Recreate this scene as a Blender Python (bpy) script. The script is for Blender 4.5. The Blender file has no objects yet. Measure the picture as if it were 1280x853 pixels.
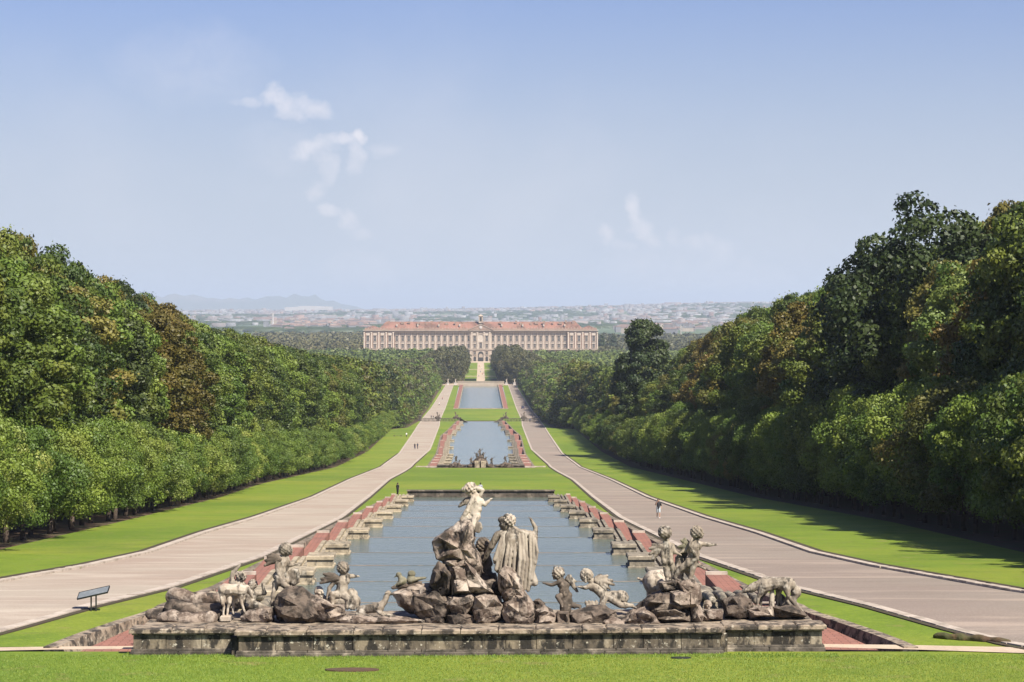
import bpy, bmesh, math, random
import numpy as np
from math import radians, sin, cos, pi
from mathutils import Vector, Matrix, noise

SC = bpy.context.scene
COL = SC.collection
Z0 = 58.0                      # eye height above the plain
F = 3290.0                     # focal length in reference pixels
SUN_EL, SUN_AZ = 48.0, 54.0    # elevation; azimuth from +X towards the viewer

# ------------------------------------------------------------------ camera
cd = bpy.data.cameras.new('camera'); cam = bpy.data.objects.new('camera', cd); COL.objects.link(cam)
cam.location = (0, 0, Z0); cam.rotation_euler = (radians(90), 0, 0)
cd.sensor_width = 36; cd.lens = F / 1280 * 36
cd.shift_x = 39 / 1280; cd.shift_y = -42.5 / 1280
cd.clip_start = 1; cd.clip_end = 200000
SC.camera = cam
SC.view_settings.view_transform = 'Standard'; SC.view_settings.look = 'None'
SC.view_settings.gamma = 1; SC.view_settings.exposure = 1.0

# ------------------------------------------------------------------ world
W = bpy.data.worlds.new('World'); SC.world = W; W.use_nodes = True
nt = W.node_tree; nt.nodes.clear()
def N(nt, t, **k):
    n = nt.nodes.new(t)
    for a, b in k.items():
        if a.startswith('i_'): n.inputs[a[2:].replace('_', ' ')].default_value = b
        else: setattr(n, a, b)
    return n
S = Vector((cos(radians(SUN_EL)) * cos(radians(SUN_AZ)), -cos(radians(SUN_EL)) * sin(radians(SUN_AZ)), sin(radians(SUN_EL))))
sky = N(nt, 'ShaderNodeTexSky', sky_type='NISHITA', sun_disc=False)
sky.sun_elevation = radians(SUN_EL); sky.sun_rotation = math.atan2(S.x, S.y)
sky.air_density = 1.0; sky.dust_density = 1.6; sky.ozone_density = 2.5; sky.altitude = 100
tc = N(nt, 'ShaderNodeTexCoord')
sep = N(nt, 'ShaderNodeSeparateXYZ'); nt.links.new(tc.outputs['Generated'], sep.inputs[0])
def wmath(op, a, b=None, c=None, clamp=False):
    n = nt.nodes.new('ShaderNodeMath'); n.operation = op; n.use_clamp = clamp
    for i, v in enumerate((a, b, c)):
        if v is None: continue
        if isinstance(v, (int, float)): n.inputs[i].default_value = v
        else: nt.links.new(v, n.inputs[i])
    return n.outputs[0]
# the haze layer whitens the sky towards the horizon, all round
tint = N(nt, 'ShaderNodeMix', data_type='RGBA', blend_type='MULTIPLY'); tint.inputs[0].default_value = 1
nt.links.new(sky.outputs[0], tint.inputs[6]); tint.inputs[7].default_value = (0.76, 0.80, 1.16, 1)
elev = sep.outputs['Z']
hz = N(nt, 'ShaderNodeMapRange', interpolation_type='SMOOTHSTEP'); nt.links.new(elev, hz.inputs[0])
hz.inputs[1].default_value = 0.15; hz.inputs[2].default_value = -0.01; hz.inputs[3].default_value = 0.0; hz.inputs[4].default_value = 0.92
m1 = N(nt, 'ShaderNodeMix', data_type='RGBA'); nt.links.new(hz.outputs[0], m1.inputs[0]); nt.links.new(tint.outputs[2], m1.inputs[6])
m1.inputs[7].default_value = (5.9, 6.6, 7.7, 1)
# wispy clouds: noise in direction space, gathered into a few small banks all round the sky
mp = N(nt, 'ShaderNodeMapping'); mp.inputs['Scale'].default_value = (1, 1, 1.2); nt.links.new(tc.outputs['Generated'], mp.inputs[0])
cn = N(nt, 'ShaderNodeTexNoise', i_Scale=95.0, i_Detail=8.0, i_Roughness=0.6, i_Distortion=0.6); nt.links.new(mp.outputs[0], cn.inputs['Vector'])
cn2 = N(nt, 'ShaderNodeTexNoise', i_Scale=6.0, i_Detail=6.0, i_Roughness=0.55); nt.links.new(mp.outputs[0], cn2.inputs['Vector'])
wn = N(nt, 'ShaderNodeTexNoise', i_Scale=60.0, i_Detail=5.0, i_Roughness=0.6); nt.links.new(mp.outputs[0], wn.inputs['Vector'])
ws = N(nt, 'ShaderNodeSeparateXYZ'); nt.links.new(wn.outputs['Color'], ws.inputs[0])
azw = wmath('ADD', wmath('DIVIDE', sep.outputs['X'], wmath('MAXIMUM', sep.outputs['Y'], 0.01)), wmath('MULTIPLY', wmath('SUBTRACT', ws.outputs['X'], 0.5), 0.020))
elw = wmath('ADD', elev, wmath('MULTIPLY', wmath('SUBTRACT', ws.outputs['Y'], 0.5), 0.016))
def cloudbank(az, el, raz, rel):
    a = wmath('DIVIDE', wmath('SUBTRACT', azw, az), raz); b = wmath('DIVIDE', wmath('SUBTRACT', elw, el), rel)
    d = wmath('ADD', wmath('MULTIPLY', a, a), wmath('MULTIPLY', b, b))
    return wmath('SUBTRACT', 1.0, d, clamp=True)
banks = [(310, 127, 22, 11, .5), (343, 124, 20, 17, .8), (364, 133, 32, 20, .8), (392, 138, 26, 16, .65), (395, 183, 34, 15, .8), (380, 190, 18, 15, .7), (430, 174, 34, 11, .7), (456, 171, 13, 11, .9),
         (447, 195, 17, 32, .6), (408, 208, 18, 26, .6), (400, 235, 20, 20, .5), (483, 190, 24, 18, .45), (412, 265, 14, 10, .5), (433, 276, 17, 16, .6), (450, 292, 22, 14, .45), (460, 340, 60, 32, .25), (350, 190, 70, 45, .2),
         (789, 266, 13, 26, .7), (797, 287, 18, 18, .7), (810, 300, 20, 12, .5), (760, 295, 12, 15, .55), (776, 310, 14, 10, .4), (845, 298, 13, 13, .4), (868, 305, 18, 13, .45), (888, 302, 12, 13, .4), (898, 318, 24, 16, .4),
         (850, 335, 130, 40, .28), (930, 350, 80, 36, .3), (240, 85, 120, 60, .2)]
tot = None
for (x, y, rx, ry, w) in banks:
    v = wmath('MULTIPLY', cloudbank((x - 601) / F, (384 - y) / F, rx / F, ry / F), w)
    tot = v if tot is None else wmath('MAXIMUM', tot, v)
front = wmath('GREATER_THAN', sep.outputs['Y'], 0.0)
cm = wmath('MULTIPLY', tot, wmath('ADD', wmath('MULTIPLY', cn.outputs[0], 2.2), -0.15, clamp=False))
cm = wmath('MULTIPLY', wmath('MULTIPLY', cm, 0.6, clamp=True), front)
veil = N(nt, 'ShaderNodeMapRange', interpolation_type='SMOOTHSTEP'); nt.links.new(cn2.outputs[0], veil.inputs[0])
veil.inputs[1].default_value = 0.45; veil.inputs[2].default_value = 0.75; veil.inputs[4].default_value = 0.16
cm = wmath('MAXIMUM', wmath('MULTIPLY', cm, 1.0), veil.outputs[0])
m2 = N(nt, 'ShaderNodeMix', data_type='RGBA'); nt.links.new(cm, m2.inputs[0]); nt.links.new(m1.outputs[2], m2.inputs[6])
m2.inputs[7].default_value = (9.0, 8.6, 8.9, 1)
bg = N(nt, 'ShaderNodeBackground'); bg.inputs[1].default_value = 0.055
nt.links.new(m2.outputs[2], bg.inputs[0])
wo = N(nt, 'ShaderNodeOutputWorld'); nt.links.new(bg.outputs[0], wo.inputs[0])

ld = bpy.data.lights.new('sun', 'SUN'); ld.energy = 5.0; ld.angle = radians(0.5); ld.color = (1, 0.93, 0.82)
sun = bpy.data.objects.new('sun', ld); COL.objects.link(sun)
sun.rotation_euler = (-S).to_track_quat('-Z', 'Y').to_euler(); sun.location = (200, -100, 300)

# ------------------------------------------------------------------ helpers
def tag(o, label=None, cat=None, group=None, kind=None):
    if label: o['label'] = label
    if cat: o['category'] = cat
    if group: o['group'] = group
    if kind: o['kind'] = kind
    return o
def empty(name, loc, rz=0, **k):
    o = bpy.data.objects.new(name, None); COL.objects.link(o); o.location = loc; o.rotation_euler = (0, 0, rz)
    o.empty_display_size = .3
    return tag(o, **k)
def link(name, me, mat=None, parent=None, loc=None, **k):
    if mat is not None and not me.materials: me.materials.append(mat)
    o = bpy.data.objects.new(name, me); COL.objects.link(o)
    if parent is not None: o.parent = parent
    if loc is not None: o.location = loc
    return tag(o, **k)
def mesh(name, V, Fc, smooth=False):
    me = bpy.data.meshes.new(name); me.from_pydata([tuple(v) for v in V], [], [tuple(f) for f in Fc]); me.update()
    if smooth: me.shade_smooth()
    return me
def npmesh(name, V, quads, tint=None):
    me = bpy.data.meshes.new(name); nv = len(V); nf = len(quads); k = quads.shape[1]
    me.vertices.add(nv); me.vertices.foreach_set('co', np.asarray(V, dtype=np.float32).ravel())
    me.loops.add(nf * k); me.polygons.add(nf)
    me.loops.foreach_set('vertex_index', quads.astype(np.int32).ravel())
    me.polygons.foreach_set('loop_start', np.arange(0, nf * k, k, dtype=np.int32))
    me.update(calc_edges=True)
    if tint is not None:
        a = me.attributes.new('tint', 'FLOAT', 'FACE'); a.data.foreach_set('value', np.asarray(tint, dtype=np.float32))
    return me
class MB:
    """collects boxes, prisms and tubes into one mesh"""
    def __init__(s): s.V = []; s.F = []
    def add(s, V, Fc):
        n = len(s.V); s.V += [tuple(v) for v in V]; s.F += [tuple(i + n for i in f) for f in Fc]
    def box(s, x0, x1, y0, y1, z0, z1, bev=0):
        if bev:
            b = bev
            V = []
            for z, q in ((z0, 0), (z1 - b, 0), (z1, b)):
                V += [(x0 + q, y0 + q, z), (x1 - q, y0 + q, z), (x1 - q, y1 - q, z), (x0 + q, y1 - q, z)]
            Fc = [(3, 2, 1, 0), (8, 9, 10, 11)]
            for l in (0, 4):
                for i in range(4):
                    j = (i + 1) % 4; Fc.append((l + i, l + j, l + j + 4, l + i + 4))
            s.add(V, Fc); return
        V = [(x, y, z) for z in (z0, z1) for x, y in ((x0, y0), (x1, y0), (x1, y1), (x0, y1))]
        s.add(V, [(3, 2, 1, 0), (4, 5, 6, 7), (0, 1, 5, 4), (1, 2, 6, 5), (2, 3, 7, 6), (3, 0, 4, 7)])
    def prism(s, poly, a, b, ax='z'):
        """polygon in the plane across the axis, extruded from a to b"""
        n = len(poly)
        def P(u, v, w):
            return (u, v, w) if ax == 'z' else ((u, w, v) if ax == 'y' else (w, u, v))
        V = [P(u, v, a) for u, v in poly] + [P(u, v, b) for u, v in poly]
        Fc = [tuple(range(n - 1, -1, -1)), tuple(range(n, 2 * n))] + [(i, (i + 1) % n, (i + 1) % n + n, i + n) for i in range(n)]
        s.add(V, Fc)
    def tube(s, a, b, ra, rb, n=8):
        a = Vector(a); b = Vector(b); d = (b - a).normalized(); u = d.orthogonal().normalized(); v = d.cross(u)
        V = [a + (u * cos(t) + v * sin(t)) * ra for t in [2 * pi * i / n for i in range(n)]] + \
            [b + (u * cos(t) + v * sin(t)) * rb for t in [2 * pi * i / n for i in range(n)]]
        s.add(V, [tuple(range(n - 1, -1, -1)), tuple(range(n, 2 * n))] + [(i, (i + 1) % n, (i + 1) % n + n, i + n) for i in range(n)])
    def mesh(s, name, smooth=False):
        me = mesh(name, s.V, s.F, smooth)
        bm = bmesh.new(); bm.from_mesh(me); bmesh.ops.recalc_face_normals(bm, faces=bm.faces); bm.to_mesh(me); bm.free()
        return me
    def build(s, name, mat, parent=None, smooth=False, loc=None, **k):
        return link(name, s.mesh(name, smooth), mat, parent, loc, **k)

# ------------------------------------------------------------------ materials
def newmat(name):
    m = bpy.data.materials.new(name); m.use_nodes = True; t = m.node_tree; t.nodes.clear()
    out = t.nodes.new('ShaderNodeOutputMaterial'); b = t.nodes.new('ShaderNodeBsdfPrincipled')
    t.links.new(b.outputs[0], out.inputs[0])
    return m, t, b, out
def posvec(t, stretch=(1, 1, 1), obj=False):
    if obj: o = t.nodes.new('ShaderNodeTexCoord').outputs['Object']
    else: o = t.nodes.new('ShaderNodeNewGeometry').outputs['Position']
    if stretch != (1, 1, 1):
        mp = t.nodes.new('ShaderNodeMapping'); mp.inputs['Scale'].default_value = stretch; t.links.new(o, mp.inputs[0]); o = mp.outputs[0]
    return o
def layered(name, base, layers=(), rough=0.85, bump=None, spec=0.3, metal=0):
    """base colour, then noise masks laid over it: (colour, scale, lo, hi, amount, stretch)"""
    m, t, b, out = newmat(name)
    cur = None
    for L in layers:
        colr, sc, lo, hi, amt = L[:5]; st = L[5] if len(L) > 5 else (1, 1, 1)
        n = t.nodes.new('ShaderNodeTexNoise'); n.inputs['Scale'].default_value = sc; n.inputs['Detail'].default_value = 6; n.inputs['Roughness'].default_value = .62
        t.links.new(posvec(t, st), n.inputs['Vector'])
        r = t.nodes.new('ShaderNodeMapRange'); t.links.new(n.outputs[0], r.inputs[0])
        r.inputs[1].default_value = lo; r.inputs[2].default_value = hi; r.inputs[3].default_value = 0; r.inputs[4].default_value = amt
        mx = t.nodes.new('ShaderNodeMix'); mx.data_type = 'RGBA'; t.links.new(r.outputs[0], mx.inputs[0])
        if cur is None: mx.inputs[6].default_value = (*base, 1)
        else: t.links.new(cur, mx.inputs[6])
        mx.inputs[7].default_value = (*colr, 1); cur = mx.outputs[2]
    if cur is None: b.inputs['Base Color'].default_value = (*base, 1)
    else: t.links.new(cur, b.inputs['Base Color'])
    b.inputs['Roughness'].default_value = rough; b.inputs['Specular IOR Level'].default_value = spec; b.inputs['Metallic'].default_value = metal
    if bump:
        sc, stren, dist = bump
        n = t.nodes.new('ShaderNodeTexNoise'); n.inputs['Scale'].default_value = sc; n.inputs['Detail'].default_value = 5
        t.links.new(posvec(t), n.inputs['Vector'])
        bp = t.nodes.new('ShaderNodeBump'); bp.inputs['Strength'].default_value = stren; bp.inputs['Distance'].default_value = dist
        t.links.new(n.outputs[0], bp.inputs['Height']); t.links.new(bp.outputs[0], b.inputs['Normal'])
    return m
def leafmat(name, a, b_, c, transl=0.15):
    """a, b_: the two leaf colours mixed leaf by leaf, c: the colour of whole patches of the crown"""
    m, t, b, out = newmat(name)
    at = t.nodes.new('ShaderNodeAttribute'); at.attribute_name = 'tint'
    m1 = t.nodes.new('ShaderNodeMix'); m1.data_type = 'RGBA'; t.links.new(at.outputs['Fac'], m1.inputs[0])
    m1.inputs[6].default_value = (*a, 1); m1.inputs[7].default_value = (*b_, 1)
    n = t.nodes.new('ShaderNodeTexNoise'); n.inputs['Scale'].default_value = .16; n.inputs['Detail'].default_value = 3
    t.links.new(posvec(t), n.inputs['Vector'])
    r = t.nodes.new('ShaderNodeMapRange'); t.links.new(n.outputs[0], r.inputs[0]); r.inputs[1].default_value = .48; r.inputs[2].default_value = .72; r.inputs[4].default_value = .65
    m2 = t.nodes.new('ShaderNodeMix'); m2.data_type = 'RGBA'; t.links.new(r.outputs[0], m2.inputs[0]); t.links.new(m1.outputs[2], m2.inputs[6]); m2.inputs[7].default_value = (*c, 1)
    oi = t.nodes.new('ShaderNodeObjectInfo')
    rr = t.nodes.new('ShaderNodeMapRange'); t.links.new(oi.outputs['Random'], rr.inputs[0]); rr.inputs[3].default_value = .72; rr.inputs[4].default_value = 1.3
    hs = t.nodes.new('ShaderNodeHueSaturation'); t.links.new(rr.outputs[0], hs.inputs['Value']); t.links.new(m2.outputs[2], hs.inputs['Color'])
    r2 = t.nodes.new('ShaderNodeMapRange'); t.links.new(oi.outputs['Random'], r2.inputs[0]); r2.inputs[3].default_value = .515; r2.inputs[4].default_value = .485
    t.links.new(r2.outputs[0], hs.inputs['Hue'])
    t.links.new(hs.outputs[0], b.inputs['Base Color']); b.inputs['Roughness'].default_value = .55; b.inputs['Specular IOR Level'].default_value = .35
    tr = t.nodes.new('ShaderNodeBsdfTranslucent'); t.links.new(hs.outputs[0], tr.inputs[0])
    mx = t.nodes.new('ShaderNodeMixShader'); mx.inputs[0].default_value = transl
    t.links.new(b.outputs[0], mx.inputs[1]); t.links.new(tr.outputs[0], mx.inputs[2]); t.links.new(mx.outputs[0], out.inputs[0])
    return m
M = {}
def tiles(name, base, joint, sz):
    m = layered(name, base, [((base[0] * .72, base[1] * .8, base[2] * .85), .8, .45, .65, .7), ((base[0] * 1.2, base[1] * 1.6, base[2] * 1.7), 4, .5, .7, .5)], .85, (9, .3, .02))
    t = m.node_tree; b = [n for n in t.nodes if n.type == 'BSDF_PRINCIPLED'][0]; src = b.inputs['Base Color'].links[0].from_socket
    br = t.nodes.new('ShaderNodeTexBrick'); t.links.new(posvec(t), br.inputs['Vector']); br.inputs['Scale'].default_value = 1; br.inputs['Mortar Size'].default_value = .018
    br.inputs['Brick Width'].default_value = sz; br.inputs['Row Height'].default_value = sz * .5; br.inputs['Color1'].default_value = (1, 1, 1, 1); br.inputs['Color2'].default_value = (.86, .86, .86, 1); br.inputs['Mortar'].default_value = (.35, .35, .35, 1)
    mx = t.nodes.new('ShaderNodeMix'); mx.data_type = 'RGBA'; mx.blend_type = 'MULTIPLY'; mx.inputs[0].default_value = 1; t.links.new(src, mx.inputs[6]); t.links.new(br.outputs[0], mx.inputs[7]); t.links.new(mx.outputs[2], b.inputs['Base Color'])
    return m
M['terracotta'] = tiles('terracotta_tiles', (.27, .12, .085), None, .6)
M['soil'] = layered('forest_floor', (.075, .045, .028), [((.05, .06, .02), .3, .45, .6, .8), ((.14, .075, .04), 3, .5, .7, .6)], .95, (8, .6, .05))
M['grass'] = layered('lawn_grass', (.135, .190, .018), [((.20, .215, .028), .05, .45, .60, .65), ((.07, .125, .012), .022, .5, .60, .6), ((.075, .13, .010), .35, .48, .66, .6), ((.25, .30, .03), 2.6, .52, .7, .35), ((.07, .115, .008), 9, .48, .66, .6), ((.21, .18, .06), .7, .57, .70, .7)], .8, (22, .7, .05), .2)
M['road'] = layered('gravel_road', (.300, .255, .203), [((.25, .185, .145), .12, .42, .62, .7, (.6, .5, 1)), ((.40, .345, .28), .5, .5, .66, .7, (.25, 1, 1)), ((.22, .175, .14), .5, .52, .70, .35, (.3, 1, 1)), ((.44, .385, .32), 14, .5, .7, .5)], .95, (18, .4, .02), .1)  # gravel tones, with crosswise streaks painted in for tree shade
M['road_brown_shade'] = layered('shaded_brown_gravel_road', (.205, .172, .142), [((.19, .15, .125), .12, .42, .60, .75, (.6, .5, 1)), ((.31, .25, .20), .25, .5, .62, .7, (.25, 1, 1)), ((.15, .125, .10), .4, .52, .68, .5, (.3, 1, 1)), ((.42, .36, .31), 14, .5, .7, .4)], .95, (18, .4, .02), .1)  # right road: browner gravel, darkened in colour for the dappled shade on it
M['path'] = layered('sand_path', (.42, .33, .24), [((.30, .24, .18), .6, .45, .65, .7), ((.5, .42, .33), 9, .5, .7, .6)], .95, (15, .4, .02), .1)
M['kerb'] = layered('kerb_stone', (.40, .34, .28), [((.20, .165, .13), 1.2, .45, .62, .8), ((.38, .33, .27), 7, .5, .7, .6)], .9, (14, .5, .02))
M['edge'] = layered('earth_edge', (.055, .038, .026), [((.045, .05, .018), 2, .45, .6, .8)], .95, (12, .8, .05))
M['wallstone'] = layered('weathered_basin_stone', (.19, .155, .105), [((.33, .28, .20), .8, .52, .62, .8), ((.07, .057, .042), 1.5, .40, .56, .85, (1, 1, .3)), ((.018, .016, .013), 2.2, .46, .55, .95, (1, 1, .4)), ((.40, .37, .29), 6.5, .60, .65, .85)], .92, (12, .7, .03))
M['wallcap'] = layered('weathered_coping_stone', (.27, .215, .155), [((.13, .10, .072), 1.3, .43, .58, .85), ((.028, .024, .02), 2.4, .48, .58, .92), ((.42, .37, .29), 5, .58, .68, .75)], .92, (12, .6, .03))
M['plinth'] = layered('dark_plinth_stone', (.10, .085, .065), [((.03, .027, .02), 2.2, .4, .58, .9), ((.33, .28, .21), 1.2, .55, .68, .8)], .92, (12, .6, .03))
M['pierstone'] = layered('pool_pier_stone', (.33, .275, .19), [((.14, .115, .08), 1.2, .45, .62, .85), ((.05, .045, .035), 1.9, .55, .65, .9, (1, 1, .5)), ((.44, .39, .30), 4, .55, .7, .6)], .9, (9, .6, .03))
M['darkstone'] = layered('mossy_dark_stone', (.075, .062, .05), [((.22, .18, .14), .9, .5, .66, .7), ((.03, .03, .02), 2.2, .5, .6, .8)], .9, (9, .6, .03))
M['marble'] = layered('weathered_marble', (.275, .235, .18), [((.19, .15, .108), 2.0, .42, .60, .85), ((.08, .064, .048), 3.0, .46, .60, .85, (1, 1, .3)), ((.022, .019, .015), 5, .52, .60, .9, (1, 1, .35)), ((.40, .36, .295), 4.0, .52, .66, .7)], .75, (22, .35, .012))
M['marble_cloak'] = layered('streaked_marble', (.27, .23, .175), [((.15, .12, .09), 4.2, .46, .62, .75, (1, 1, .12)), ((.06, .05, .038), 7, .54, .66, .7, (1, 1, .14)), ((.38, .34, .28), 3.0, .52, .68, .6, (1, 1, .2))], .75, (22, .35, .012))
M['marble_dark'] = layered('darkened_marble', (.10, .078, .058), [((.045, .036, .027), 3, .42, .6, .85), ((.27, .215, .16), 3.6, .56, .66, .75)], .8, (22, .35, .012))
M['marble_pale'] = layered('pale_marble', (.39, .34, .27), [((.28, .22, .16), 2.6, .43, .6, .8), ((.075, .06, .046), 5, .53, .62, .85, (1, 1, .5))], .75, (22, .35, .012))
M['moss'] = layered('mossy_marble', (.16, .145, .10), [((.09, .085, .05), 5, .45, .58, .8), ((.40, .35, .24), 7, .55, .65, .6)], .85, (22, .4, .012))
M['rock'] = layered('tufa_rock', (.225, .178, .138), [((.36, .305, .245), 1.3, .48, .60, .85), ((.075, .052, .038), 1.9, .46, .58, .9), ((.022, .018, .014), 2.8, .52, .60, .9, (1, 1, .5)), ((.38, .31, .24), 6, .58, .68, .6)], .92, (9, .9, .05))
M['rock_dark'] = layered('dark_tufa_rock', (.105, .08, .06), [((.24, .195, .15), 1.3, .54, .64, .75), ((.018, .015, .012), 2.2, .46, .60, .9)], .92, (9, .9, .05))
M['trunk'] = layered('bark', (.075, .055, .042), [((.04, .03, .022), 3, .45, .6, .8)], .95, (10, .8, .04))
M['tb_cream'] = layered('cream_stucco', (.33, .275, .215), [((.25, .20, .15), .09, .45, .62, .6), ((.43, .355, .28), .25, .5, .65, .5)], .9)
M['tb_brick'] = layered('brick_wall', (.215, .155, .12), [((.32, .22, .16), .12, .45, .62, .6), ((.28, .15, .11), .3, .52, .66, .6)], .9)
M['roof'] = layered('red_tile_roof', (.115, .066, .047), [((.26, .13, .095), .06, .44, .58, .85, (1, .5, 1)), ((.19, .11, .075), .16, .5, .62, .6), ((.20, .13, .10), .35, .55, .68, .6)], .9)
M['glass'] = layered('window_glass', (.05, .055, .06), [], .2, None, .5)
M['greywood'] = layered('grey_shutter', (.38, .33, .27), [((.46, .41, .35), .3, .5, .6, .7)], .8)
M['darkhole'] = layered('dark_passage', (.03, .028, .026), [], .9)
M['plain'] = layered('hazy_plain', (.085, .12, .055), [((.045, .075, .035), .0011, .45, .56, .9, (1, .22, 1)), ((.22, .21, .12), .0021, .56, .66, .7, (1, .25, 1)), ((.16, .17, .10), .006, .52, .64, .6, (1, .3, 1))], .95)
M['tb_light'] = layered('pale_pilaster_stone', (.44, .375, .305), [((.46, .39, .30), .3, .5, .65, .6)], .9)
M['town_wall'] = layered('hazy_town_wall', (.155, .155, .155), [((.27, .27, .265), .02, .5, .6, .8)], .9)
M['town_roof'] = layered('hazy_town_roof', (.15, .10, .08), [((.26, .18, .14), .02, .5, .6, .8)], .9)
M['town_pink'] = layered('hazy_town_pink_wall', (.16, .14, .13), [((.22, .19, .175), .02, .5, .6, .8)], .9)
M['mount'] = layered('far_mountain', (.10, .115, .08), [((.16, .15, .11), .0006, .5, .6, .7)], .95)
M['metal'] = layered('dark_metal', (.045, .048, .05), [], .45, None, .5, .6)
M['panel'] = layered('grey_sign_panel', (.14, .155, .16), [((.22, .23, .23), 6, .5, .6, .5)], .35)
M['skin'] = layered('skin', (.42, .25, .17), [], .6)
M['hair'] = layered('dark_hair', (.03, .02, .015), [], .6)
M['black'] = layered('black_cloth', (.022, .022, .026), [], .85)
M['navy'] = layered('navy_cloth', (.03, .04, .08), [], .85)
M['white'] = layered('white_cloth', (.75, .75, .74), [], .85)
M['grey'] = layered('grey_cloth', (.30, .31, .34), [], .85)
M['redcloth'] = layered('red_cloth', (.45, .06, .05), [], .85)
M['bluecloth'] = layered('blue_cloth', (.10, .18, .36), [], .85)
M['concrete'] = layered('white_building_wall', (.42, .39, .36), [((.3, .27, .24), .2, .5, .65, .6)], .85)
M['kraft'] = layered('pale_pink_wall', (.33, .24, .19), [((.40, .32, .27), .1, .5, .6, .7)], .85)
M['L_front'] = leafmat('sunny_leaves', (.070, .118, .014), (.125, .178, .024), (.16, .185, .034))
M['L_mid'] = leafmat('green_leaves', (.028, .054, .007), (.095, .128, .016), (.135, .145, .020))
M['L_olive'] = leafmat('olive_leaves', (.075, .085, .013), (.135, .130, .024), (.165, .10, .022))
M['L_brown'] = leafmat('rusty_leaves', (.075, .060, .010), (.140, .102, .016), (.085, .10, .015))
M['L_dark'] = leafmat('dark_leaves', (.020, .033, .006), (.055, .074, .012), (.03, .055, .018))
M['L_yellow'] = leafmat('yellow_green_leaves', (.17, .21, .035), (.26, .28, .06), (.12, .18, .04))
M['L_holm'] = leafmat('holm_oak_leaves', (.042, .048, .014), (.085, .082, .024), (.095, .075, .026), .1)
# water
def watermat(name, deep, bs, bd):
    m, t, b, out = newmat(name)
    n = t.nodes.new('ShaderNodeTexNoise'); n.inputs['Scale'].default_value = .12; n.inputs['Detail'].default_value = 3
    t.links.new(posvec(t, (.5, 1, 1)), n.inputs['Vector'])
    mx = t.nodes.new('ShaderNodeMix'); mx.data_type = 'RGBA'; t.links.new(n.outputs[0], mx.inputs[0])
    mx.inputs[6].default_value = (*deep, 1); mx.inputs[7].default_value = (deep[0] * 1.7, deep[1] * 1.5, deep[2] * 1.35, 1)
    t.links.new(mx.outputs[2], b.inputs['Base Color'])
    b.inputs['Roughness'].default_value = .12; b.inputs['IOR'].default_value = 1.33
    n2 = t.nodes.new('ShaderNodeTexNoise'); n2.inputs['Scale'].default_value = bs; n2.inputs['Detail'].default_value = 6; n2.inputs['Roughness'].default_value = .6
    t.links.new(posvec(t, (.55, 1, 1)), n2.inputs['Vector'])
    bp = t.nodes.new('ShaderNodeBump'); bp.inputs['Strength'].default_value = 1; bp.inputs['Distance'].default_value = bd
    t.links.new(n2.outputs[0], bp.inputs['Height']); t.links.new(bp.outputs[0], b.inputs['Normal'])
    return m
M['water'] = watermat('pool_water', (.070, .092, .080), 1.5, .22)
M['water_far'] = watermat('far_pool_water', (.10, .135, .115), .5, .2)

# ------------------------------------------------------------------ the lie of the land
PD = [-400, 60, 106, 333, 590, 1271, 1476, 1930, 2800, 60000]
PZ = [-12.09, -12.09, -12.09, -24.1, -35.9, -55.2, -57.0, -57.5, -57.8, -57.8]
def gz(d): return float(np.interp(d, PD, PZ)) + Z0
def at(px, py, d=None):
    """ground point seen at a place of the reference picture (d given: the point at that distance instead)"""
    if d is None:
        lo, hi = 60.0, 50000.0
        for _ in range(60):
            m = (lo + hi) / 2
            if 384 + F * (Z0 - gz(m)) / m > py: lo = m
            else: hi = m
        d = lo
        return Vector(((px - 601) * d / F, d, gz(d)))
    return Vector(((px - 601) * d / F, d, Z0 - (py - 384) * d / F))
def rows(d0, d1, fine=1.0):
    r = [d0]; d = d0
    while d < d1:
        d += fine * (2.0 if d < 180 else 5 if d < 400 else 14 if d < 1300 else 40 if d < 3000 else 500); r.append(min(d, d1))
    r += [p for p in PD if d0 < p < d1]
    return sorted(set(r))
def I(pts): return lambda d: float(np.interp(d, [p[0] for p in pts], [p[1] for p in pts]))
ROAD_IN = I([(60, 34), (88, 22), (94, 19.2), (98.5, 17.9), (106, 16), (120, 14.5), (153, 13.1), (237, 12.9), (330, 14.5), (446, 15.9), (527, 15.7), (604, 16), (740, 14.6), (885, 15.9), (1151, 18.4), (1280, 20.3), (1940, 20.5)])
ROAD_OUT = I([(60, 40), (88, 31), (100, 27.0), (118, 23.6), (142, 21.0), (160, 20.0), (196, 20.4), (238, 20.1), (446, 21.9), (600, 22.0), (700, 21.4), (981, 24.9), (1151, 27.2), (1295, 28.8), (1500, 27.5), (1940, 25.3)])
TREE_L = I([(60, 30), (160, 30), (224, 30.8), (410, 34.5), (720, 31), (1060, 36), (1090, 30.5), (1940, 28.2), (1990, 12.5), (2600, 10.5)])
TREE_R = I([(60, 33), (160, 33), (224, 35), (318, 34.8), (720, 33), (1060, 38), (1090, 29.5), (1940, 27.5), (1990, 12.5), (2600, 10.5)])
POOL_OUT = I([(60, 20), (92.5, 15.5), (96, 15.0), (101, 13.9), (104, 13.1), (120, 12.3), (333, 11.8), (590, 12.2), (700, 12.0), (930, 14.3), (1020, 13.4), (1271, 12.0), (1476, 15.4), (1930, 16)])
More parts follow.
